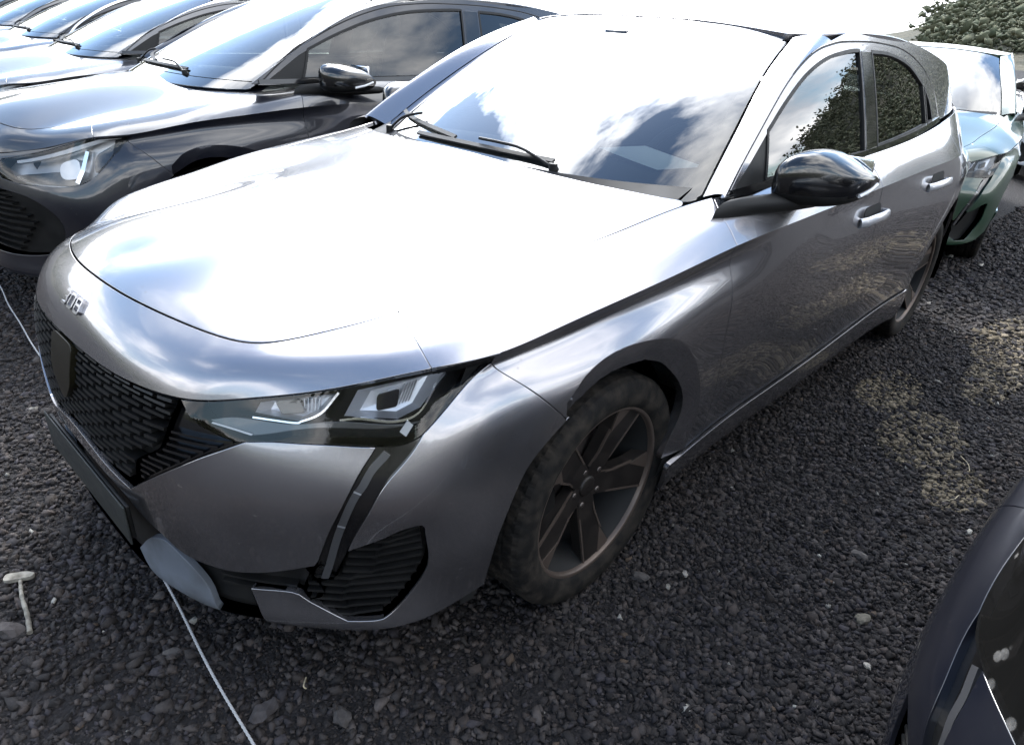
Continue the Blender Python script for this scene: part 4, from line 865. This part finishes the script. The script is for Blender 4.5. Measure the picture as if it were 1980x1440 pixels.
# sheet of paper on the dashboards
def sheet(label, pts, loc, rz):
    V = []; nx, ny = 7, 5
    for i in range(nx):
        for j in range(ny): V.append(((i/(nx-1)-.5)*.297, (j/(ny-1)-.5)*.21, .004+.004*(i/6.)**2))
    F = [(i*ny+j, (i+1)*ny+j, (i+1)*ny+j+1, i*ny+j+1) for i in range(nx-1) for j in range(ny-1)]
    o = obj('paper_sheet', mesh('paper_sheet', *geo_auto(V, F)), None, mat('paper', (.8, .8, .78), .7)); o.location = loc; o.rotation_euler = (0, R(4), rz); return tag(o, label, 'paper', 'papers left on dashboards')
sheet('white paper sheet lying behind the windscreen of the silver hatchback', None, (-.84, .31, .975), R(75))
sheet('white paper sheet lying behind the windscreen of the dark green hatchback', None, (-5.38, .08, .962), R(85))
# ============ ground and gravel ============
SUN_DAPPLES = [(-1.95, 1.02, .26, .13), (-1.62, 1.24, .30, .16), (-1.35, 1.42, .20, .10), (-3.1, 1.28, .55, .16), (-2.5, 1.32, .4, .12), (-4.3, 1.7, .9, .3)]  # pools of sunlight on the gravel, put into its colour
def ground_mat():
    m = bpy.data.materials.new('black_gravel_bed'); m.use_nodes = True; t = m.node_tree; p = t.nodes['Principled BSDF']; p.inputs['Roughness'].default_value = .92; p.inputs['Specular IOR Level'].default_value = .3
    c = t.nodes.new('ShaderNodeTexCoord')
    def nz(s, d=6, r=.6):
        n = t.nodes.new('ShaderNodeTexNoise'); n.inputs['Scale'].default_value = s; n.inputs['Detail'].default_value = d; n.inputs['Roughness'].default_value = r; t.links.new(c.outputs['Object'], n.inputs['Vector']); return n.outputs[0]
    v = t.nodes.new('ShaderNodeTexVoronoi'); v.inputs['Scale'].default_value = 90; t.links.new(c.outputs['Object'], v.inputs['Vector'])
    r = t.nodes.new('ShaderNodeValToRGB'); e = r.color_ramp.elements; e[0].color = (.008, .0075, .0075, 1); e[1].color = (.036, .032, .031, 1); e.new(.55).color = (.018, .0165, .017, 1)
    t.links.new(v.outputs['Color'], r.inputs[0])
    big = t.nodes.new('ShaderNodeMixRGB'); big.blend_type = 'MULTIPLY'; big.inputs[0].default_value = .6; t.links.new(r.outputs[0], big.inputs[1])
    rb = t.nodes.new('ShaderNodeValToRGB'); rb.color_ramp.elements[0].color = (.5, .45, .45, 1); rb.color_ramp.elements[1].color = (1.3, 1.2, 1.15, 1); t.links.new(nz(1.1), rb.inputs[0]); t.links.new(rb.outputs[0], big.inputs[2])
    # dappled sun on the gravel, painted in as a tan tint
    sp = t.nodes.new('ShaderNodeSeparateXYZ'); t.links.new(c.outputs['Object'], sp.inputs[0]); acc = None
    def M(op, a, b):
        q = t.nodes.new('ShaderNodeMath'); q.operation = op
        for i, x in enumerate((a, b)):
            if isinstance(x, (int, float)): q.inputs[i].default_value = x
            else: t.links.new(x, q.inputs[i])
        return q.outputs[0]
    for x, y, a, b in SUN_DAPPLES:
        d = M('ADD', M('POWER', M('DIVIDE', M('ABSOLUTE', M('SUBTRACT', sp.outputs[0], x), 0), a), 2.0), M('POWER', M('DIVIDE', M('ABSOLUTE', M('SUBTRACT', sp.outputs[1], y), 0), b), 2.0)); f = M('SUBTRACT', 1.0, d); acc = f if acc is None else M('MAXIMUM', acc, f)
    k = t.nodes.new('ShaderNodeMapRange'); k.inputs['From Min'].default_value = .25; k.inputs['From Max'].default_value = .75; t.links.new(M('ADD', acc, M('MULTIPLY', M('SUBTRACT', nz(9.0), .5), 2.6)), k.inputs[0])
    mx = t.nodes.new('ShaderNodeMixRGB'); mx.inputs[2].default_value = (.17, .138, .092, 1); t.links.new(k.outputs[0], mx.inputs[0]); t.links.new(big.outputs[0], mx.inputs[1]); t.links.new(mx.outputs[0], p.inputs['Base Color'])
    b1 = t.nodes.new('ShaderNodeBump'); b1.inputs['Strength'].default_value = 1.0; b1.inputs['Distance'].default_value = .008; t.links.new(v.outputs['Distance'], b1.inputs['Height']); b1.invert = True
    b2 = t.nodes.new('ShaderNodeBump'); b2.inputs['Strength'].default_value = .6; b2.inputs['Distance'].default_value = .02; t.links.new(nz(22, 8, .7), b2.inputs['Height']); t.links.new(b1.outputs[0], b2.inputs['Normal']); t.links.new(b2.outputs[0], p.inputs['Normal'])
    return m
def gz(x, y): return .006*np.sin(x*3.1+.7)*np.sin(y*2.7)+.004*np.sin(x*7.3+y*5.1)
xs = np.concatenate([[-600, -200, -60, -25], np.linspace(-12, 3, 120), [10, 40, 150, 600]]); ys = np.concatenate([[-600, -200, -60, -28], np.linspace(-14, 4, 140), [10, 40, 150, 600]])
X, Y = np.meshgrid(xs, ys, indexing='ij'); far_ = np.clip(1-np.hypot(X, Y)/14, 0, 1); Z = gz(X, Y)*far_-.006
V = np.stack([X, Y, Z], 2).reshape(-1, 3); ny = len(ys); F = [(i*ny+j, (i+1)*ny+j, (i+1)*ny+j+1, i*ny+j+1) for i in range(len(xs)-1) for j in range(ny-1)]
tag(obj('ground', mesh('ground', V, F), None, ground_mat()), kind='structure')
STONEM = bpy.data.materials.new('scoria'); STONEM.use_nodes = True
_t = STONEM.node_tree; _p = _t.nodes['Principled BSDF']; _p.inputs['Roughness'].default_value = .85; _p.inputs['Specular IOR Level'].default_value = .3
_a = _t.nodes.new('ShaderNodeAttribute'); _a.attribute_name = 'tone'; _n = _t.nodes.new('ShaderNodeTexNoise'); _n.inputs['Scale'].default_value = 350; _c = _t.nodes.new('ShaderNodeTexCoord'); _t.links.new(_c.outputs['Object'], _n.inputs['Vector'])
_m = _t.nodes.new('ShaderNodeMixRGB'); _m.blend_type = 'MULTIPLY'; _m.inputs[0].default_value = .6; _t.links.new(_a.outputs['Color'], _m.inputs[1]); _t.links.new(_n.outputs[0], _m.inputs[2]); 
_s = _t.nodes.new('ShaderNodeMixRGB'); _s.blend_type = 'ADD'; _s.inputs[0].default_value = .35; _t.links.new(_m.outputs[0], _s.inputs[1]); _t.links.new(_a.outputs['Color'], _s.inputs[2]); _t.links.new(_s.outputs[0], _p.inputs['Base Color'])
_b = _t.nodes.new('ShaderNodeBump'); _b.inputs['Strength'].default_value = .7; _b.inputs['Distance'].default_value = .002; _t.links.new(_n.outputs[0], _b.inputs['Height']); _t.links.new(_b.outputs[0], _p.inputs['Normal'])
_ph = (1+5**.5)/2; ICO = np.array([(-1, _ph, 0), (1, _ph, 0), (-1, -_ph, 0), (1, -_ph, 0), (0, -1, _ph), (0, 1, _ph), (0, -1, -_ph), (0, 1, -_ph), (_ph, 0, -1), (_ph, 0, 1), (-_ph, 0, -1), (-_ph, 0, 1)])/1.902
ICF = np.array([(0, 11, 5), (0, 5, 1), (0, 1, 7), (0, 7, 10), (0, 10, 11), (1, 5, 9), (5, 11, 4), (11, 10, 2), (10, 7, 6), (7, 1, 8), (3, 9, 4), (3, 4, 2), (3, 2, 6), (3, 6, 8), (3, 8, 9), (4, 9, 5), (2, 4, 11), (6, 2, 10), (8, 6, 7), (9, 8, 1)])
CUB = np.array([(x, y, z) for x in (-1, 1) for y in (-1, 1) for z in (-1, 1)], float)*.72; CUF = np.array([(0, 1, 3), (0, 3, 2), (4, 6, 7), (4, 7, 5), (0, 4, 5), (0, 5, 1), (2, 3, 7), (2, 7, 6), (0, 2, 6), (0, 6, 4), (1, 5, 7), (1, 7, 3)])
OCT = np.array([(1, 0, 0), (-1, 0, 0), (0, 1, 0), (0, -1, 0), (0, 0, 1), (0, 0, -1)], float); OCF = np.array([(0, 2, 4), (2, 1, 4), (1, 3, 4), (3, 0, 4), (2, 0, 5), (1, 2, 5), (3, 1, 5), (0, 3, 5)])
def stones(name, pos, size, B, BF):
    n = len(pos); nv = len(B); S = B[None]*(1+.6*(rng.random((n, nv, 1))-.5))+(rng.random((n, nv, 3))-.5)*.75; S = S*(size[:, None, None]*np.stack([rng.uniform(.75, 1.3, n), rng.uniform(.7, 1.1, n), rng.uniform(.38, .72, n)], 1)[:, None])
    a, b = rng.uniform(0, 6.28, n), rng.uniform(-1.2, 1.2, n); ca, sa, cb, sb = np.cos(a)[:, None], np.sin(a)[:, None], np.cos(b)[:, None], np.sin(b)[:, None]
    y, z = S[..., 1]*cb-S[..., 2]*sb, S[..., 1]*sb+S[..., 2]*cb; x = S[..., 0]; S = np.stack([x*ca-y*sa, x*sa+y*ca, z], 2)+pos[:, None]
    V = S.reshape(-1, 3); F = (BF[None]+(np.arange(n)*nv)[:, None, None]).reshape(-1, 3); me = bpy.data.meshes.new(name)
    me.vertices.add(len(V)); me.vertices.foreach_set('co', V.astype(np.float32).ravel()); me.loops.add(F.size); me.loops.foreach_set('vertex_index', F.astype(np.int32).ravel()); me.polygons.add(len(F)); me.polygons.foreach_set('loop_start', np.arange(0, F.size, 3, dtype=np.int32)); me.polygons.foreach_set('loop_total', np.full(len(F), 3, dtype=np.int32)); me.update(calc_edges=True)
    base = np.array([(.030, .028, .029), (.045, .041, .041), (.022, .020, .021), (.060, .055, .055), (.048, .041, .039), (.036, .034, .040)])[rng.integers(0, 6, n)]*rng.uniform(.34, .98, (n, 1))*np.array([1.15, 1.07, .99])
    pale = rng.random(n) < .0025; base[pale] = np.array([.34, .32, .28])*rng.uniform(.5, 1, (pale.sum(), 1))
    warm = rng.random(n) < .006; base[warm] = np.array([.07, .05, .036])*rng.uniform(.6, 1.3, (warm.sum(), 1))
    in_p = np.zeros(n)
    for px, py, pa, pb in SUN_DAPPLES: in_p = np.maximum(in_p, 1-((pos[:, 0]-px)/pa)**2-((pos[:, 1]-py)/pb)**2)
    tan_ = (in_p > .1) & (rng.random(n) < .5); base[tan_] = np.array([.17, .138, .094])*rng.uniform(.5, 1.1, (tan_.sum(), 1))  # stones in the sun dapples coloured tan to look sunlit
    at = me.attributes.new('tone', 'FLOAT_COLOR', 'POINT'); cc = np.ones((n, nv, 4)); cc[..., :3] = base[:, None]; at.data.foreach_set('color', cc.astype(np.float32).ravel())
    return obj(name, me, None, STONEM)
def scatter(n, x0, x1, y0, y1, lo, hi, keep=None, pw=2.0):
    p = np.stack([rng.uniform(x0, x1, n), rng.uniform(y0, y1, n)], 1)
    if keep is not None: p = p[keep(p)]
    s = lo+(hi-lo)*rng.random(len(p))**pw; return np.column_stack([p, gz(p[:, 0], p[:, 1])-.006+s*.25]), s
inbox = lambda p: ~((np.abs(p[:, 1]) < .55) & (p[:, 0] < .3) & (p[:, 0] > -3.3))
a1 = scatter(46000, -.7, 1.75, .15, 2.0, .0024, .0125, inbox, 3.0); a2 = scatter(14000, .45, 1.6, -.9, .15, .0024, .0125, None, 3.0); a3 = scatter(13000, -.9, .2, .5, 1.6, .0024, .012, None, 3.0)
pos, sz = np.vstack([a1[0], a2[0], a3[0]]), np.concatenate([a1[1], a2[1], a3[1]])
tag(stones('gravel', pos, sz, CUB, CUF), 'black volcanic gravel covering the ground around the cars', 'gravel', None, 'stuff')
b = [scatter(34000, .2, 1.8, -4.6, -.8, .004, .013), scatter(32000, -3.2, -.7, .7, 2.1, .004, .013), scatter(16000, -7.5, -3.0, .6, 2.6, .008, .022), scatter(7000, -.5, 2.5, -9, -4.5, .008, .022)]
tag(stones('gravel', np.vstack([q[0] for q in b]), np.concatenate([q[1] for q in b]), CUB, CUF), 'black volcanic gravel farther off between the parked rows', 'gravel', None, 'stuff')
c = [scatter(1500, -.7, 1.75, .15, 2.0, .009, .020, inbox, 2.0), scatter(700, .45, 1.7, -2.5, .15, .009, .022, None, 2.0), scatter(900, -3.2, -.7, .75, 2.1, .009, .020, None, 2.0)]
pos = np.vstack([q[0] for q in c]); pos[:, 2] -= .003
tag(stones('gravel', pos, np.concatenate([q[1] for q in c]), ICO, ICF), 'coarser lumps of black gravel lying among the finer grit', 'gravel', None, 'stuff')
# a few larger stones
def big_stone(label, x, y, r, col, seed):
    r *= .75; col = tuple(c*k for c, k in zip(col, (.58, .54, .50)))
    rg = np.random.default_rng(seed); bm = bmesh.new(); bmesh.ops.create_icosphere(bm, subdivisions=2, radius=1.0); f = rg.normal(size=(6, 3))
    for v in bm.verts:
        k = 1+sum(.10*math.sin(3*v.co.dot(Vector(d))+i) for i, d in enumerate(f)); v.co = Vector((v.co.x*k*r*1.25, v.co.y*k*r*.9, v.co.z*k*r*.62))
    o = obj('stone', mesh('stone', *bm_geo(bm, True)), None, mat('stone_%d' % seed, col, .85, noise=(60, .6, tuple(c*.5 for c in col)), bump=(120, .6, .003))); o.location = (x, y, r*.10); o.rotation_euler = (0, 0, seed*1.3); tag(o, label, 'stone', 'larger stones in the gravel')
big_stone('grey stone with a pale patch, right of the middle beyond the two pale pebbles', -.707, 1.311, .030, (.17, .16, .155), 1)
big_stone('mottled pale stone nearest the black car at the bottom right', -.455, 1.408, .026, (.24, .23, .19), 2)
big_stone('small white stone below the front wheel of the silver hatchback', -.248, .992, .013, (.55, .53, .50), 3)
big_stone('dark grey stone close beside the front tyre of the silver hatchback', -.142, .911, .026, (.10, .095, .095), 4)
big_stone('flat dark stone at the bottom edge just right of the white cord', .805, .578, .034, (.075, .07, .075), 5)
big_stone('round dark stone at the bottom edge, farther right from the white cord', .693, .706, .030, (.09, .085, .085), 6)
big_stone('dark stone just left of the white cord under the bumper', .883, .297, .022, (.11, .105, .105), 7)
big_stone('small white stone farther right and lower in the gravel, left of the black car', -.305, 1.473, .011, (.55, .54, .50), 8)
big_stone('broad dark stone at the left edge beside the pale stake', 1.124, -.017, .034, (.10, .09, .09), 9)
# ---- white cord stretched along the row ----
pts = []
for u in np.linspace(0, 1, 220):
    x, y = .573+(.86-.573)*(u*2.6-.8), -2.44+(.643+2.44)*(u*2.6-.8)
    pts.append((x+.004*math.sin(u*40)+.002*math.sin(u*97), y, gz(x, y)+.012+.003*math.sin(u*61)))
def cordg(P, r, tw):
    g = []
    for ph in (0, 2.094, 4.189):
        Q = []
        T_ = np.gradient(np.array(P), axis=0)
        for i, (p, d) in enumerate(zip(P, T_)):
            d = d/np.linalg.norm(d); a = np.cross(d, [0, 0, 1.]); a /= np.linalg.norm(a); b_ = np.cross(a, d); an = ph+i*tw; Q.append(np.array(p)+(a*math.cos(an)+b_*math.sin(an))*r*.55)
        g.append(tubeg(Q, r*.62, 6))
    return join_geo(g)
P_ = np.array(pts); dl = np.concatenate([[0], np.cumsum(np.linalg.norm(np.diff(P_, axis=0), axis=1))]); uq = np.arange(0, dl[-1], .0045); P_ = np.stack([np.interp(uq, dl, P_[:, k]) for k in range(3)], 1)
tag(obj('cord', mesh('cord', *cordg(P_, .0029, .85)), None, mat('cord_white', (.38, .375, .37), .85)), 'thin white twisted cord on the gravel running under the silver nose', 'cord')
# ---- flat headed stake ----
sk = thing('ground_stake', 'pale flat headed stake lying on the gravel at the left edge', 'stake', (0, 0, 0))
WOOD = mat('weathered_wood', (.26, .24, .20), .85, noise=(45, .9, (.09, .08, .065)), bump=(80, .5, .002))
p0, p1 = np.array([1.062, -.185, .008]), np.array([1.095, .025, .010])
L_ = crom([p0, p0+(p1-p0)*.35+[.003, 0, .002], p0+(p1-p0)*.7+[-.001, 0, .001], p1], .01)
put('shaft', tubeg(L_, np.linspace(.0042, .0060, len(L_))*(1+.10*np.sin(np.arange(len(L_))*1.7)), 8), WOOD, sk)
hd = rounded([(-.036, -.004), (-.020, -.016), (.026, -.016), (.034, -.008), (.016, .012), (-.030, .014)], .008); V = np.array([(a, b_, .006) for a, b_ in hd]+[(a, b_, -.004) for a, b_ in hd]); n = len(hd); M_ = np.array([[math.cos(2.9), -math.sin(2.9)], [math.sin(2.9), math.cos(2.9)]]); V[:, :2] = V[:, :2]@M_.T; V[:, 2] += .003*np.sin(V[:, 0]*90); V += [1.061, -.192, .009]
put('head', face_normals(V, [list(range(n)), list(range(n, 2*n))[::-1]]+[[i, n+i, n+(i+1) % n, (i+1) % n][::-1] for i in range(n)]), WOOD, sk)
for lab, a, b_ in (('curled dry stalk on the gravel near the black car', (-1.56, 1.39), (-1.47, 1.44)), ('straight dry stalk nearer the black car in the gravel', (-1.27, 1.45), (-1.19, 1.42)), ('dry straw on the gravel below the silver bumper', (.70, .575), (.715, .60))):
    a, b_ = np.array(a), np.array(b_); mid = (a+b_)/2+np.array([.012, .01]); o = obj('dry_stalk', mesh('dry_stalk', *tubeg(crom([(*a, .014), (*mid, .022), (*b_, .013)], .01), .0016, 5)), None, mat('straw', (.42, .36, .24), .8)); tag(o, lab, 'stalk', 'dry stalks in the gravel')
# ============ hills round the lot ============
AZ = np.array([-180, -170, -167, -164, -158, -135, -120, -110, -100, -75, -60, -30, 0, 25, 50, 90, 120, 140, 150, 156, 162, 166, 170, 176, 180.]); EL = np.array([7, 3.6, 2.6, 1.2, .4, .8, 3, 6, 8, 8, 7.5, 7.5, 9, 7, 6, 4, 2.5, 2.5, 4, 6, 9.5, 11.5, 12.5, 9.5, 7.])
na, nr_ = 420, 22; V = []
for i in range(na):
    az = -180+360*i/na; el = np.interp(az, AZ, EL)
    for j in range(nr_):
        u = j/(nr_-1); r = 70+190*u; prof = (3*u*u-2*u**3); jag = .9*math.sin(az*.61)+.7*math.sin(az*1.37+1)+.5*math.sin(az*3.1)+.35*math.sin(az*7.7+j)
        h = math.tan(R(el+.12*jag*min(1, el/4)))*260*prof-1.0*(1-u); V.append((r*math.cos(R(az)), r*math.sin(R(az)), h+rng.normal()*.35*prof*min(1, el/3)))
F = [(i*nr_+j, i*nr_+j+1, ((i+1) % na)*nr_+j+1, ((i+1) % na)*nr_+j) for i in range(na) for j in range(nr_-1)]
HM_ = mat('hillside_scrub', (.030, .031, .017), .95, noise=(.09, 1.0, (.075, .066, .042)), bump=(.5, 1.0, .8)); hg = geo_auto(V, F); hg = hg if hg[2][:, 2].sum() > 0 else (hg[0], [f[::-1] for f in hg[1]], -hg[2])
tag(obj('hill', mesh('hill', *hg), None, HM_), kind='structure')
# wood and scrub on the slopes: one mass of leafy clumps
cl = []; V = np.array(V).reshape(na, nr_, 3)
nT = 9500; ii = np.where(rng.random(nT) < .45, rng.integers(-24, 34, nT) % na, rng.integers(0, na, nT)); jj = rng.integers(3, nr_-1, nT); pos = V[ii, jj]+np.column_stack([rng.normal(size=nT)*2, rng.normal(size=nT)*2, np.zeros(nT)]); okh = (V[ii, jj, 2] > 1.0) & (np.interp(-180+360*ii/na, AZ, EL) > 1.9); pos = pos[okh]; jr = jj[okh]/nr_; size = rng.uniform(1.2, 3.2, len(pos)); pos[:, 2] += size*.5
allp = []; alls = []
for k in range(11): allp.append(pos+rng.normal(size=pos.shape)*size[:, None]*[.5, .5, .42]); alls.append(size*rng.uniform(.10, .30, len(pos)))
LEAFM = mat('scrub_leaves', (.058, .068, .036), .9, noise=(.6, .8, (.12, .115, .07)))
wd_ = stones('hillside_wood', np.vstack(allp), np.concatenate(alls), OCT, OCF); wd_.data.materials.clear(); wd_.data.materials.append(LEAFM)
tag(wd_, 'scrub and low trees covering the slopes beyond the parked cars', 'scrub', None, 'stuff')
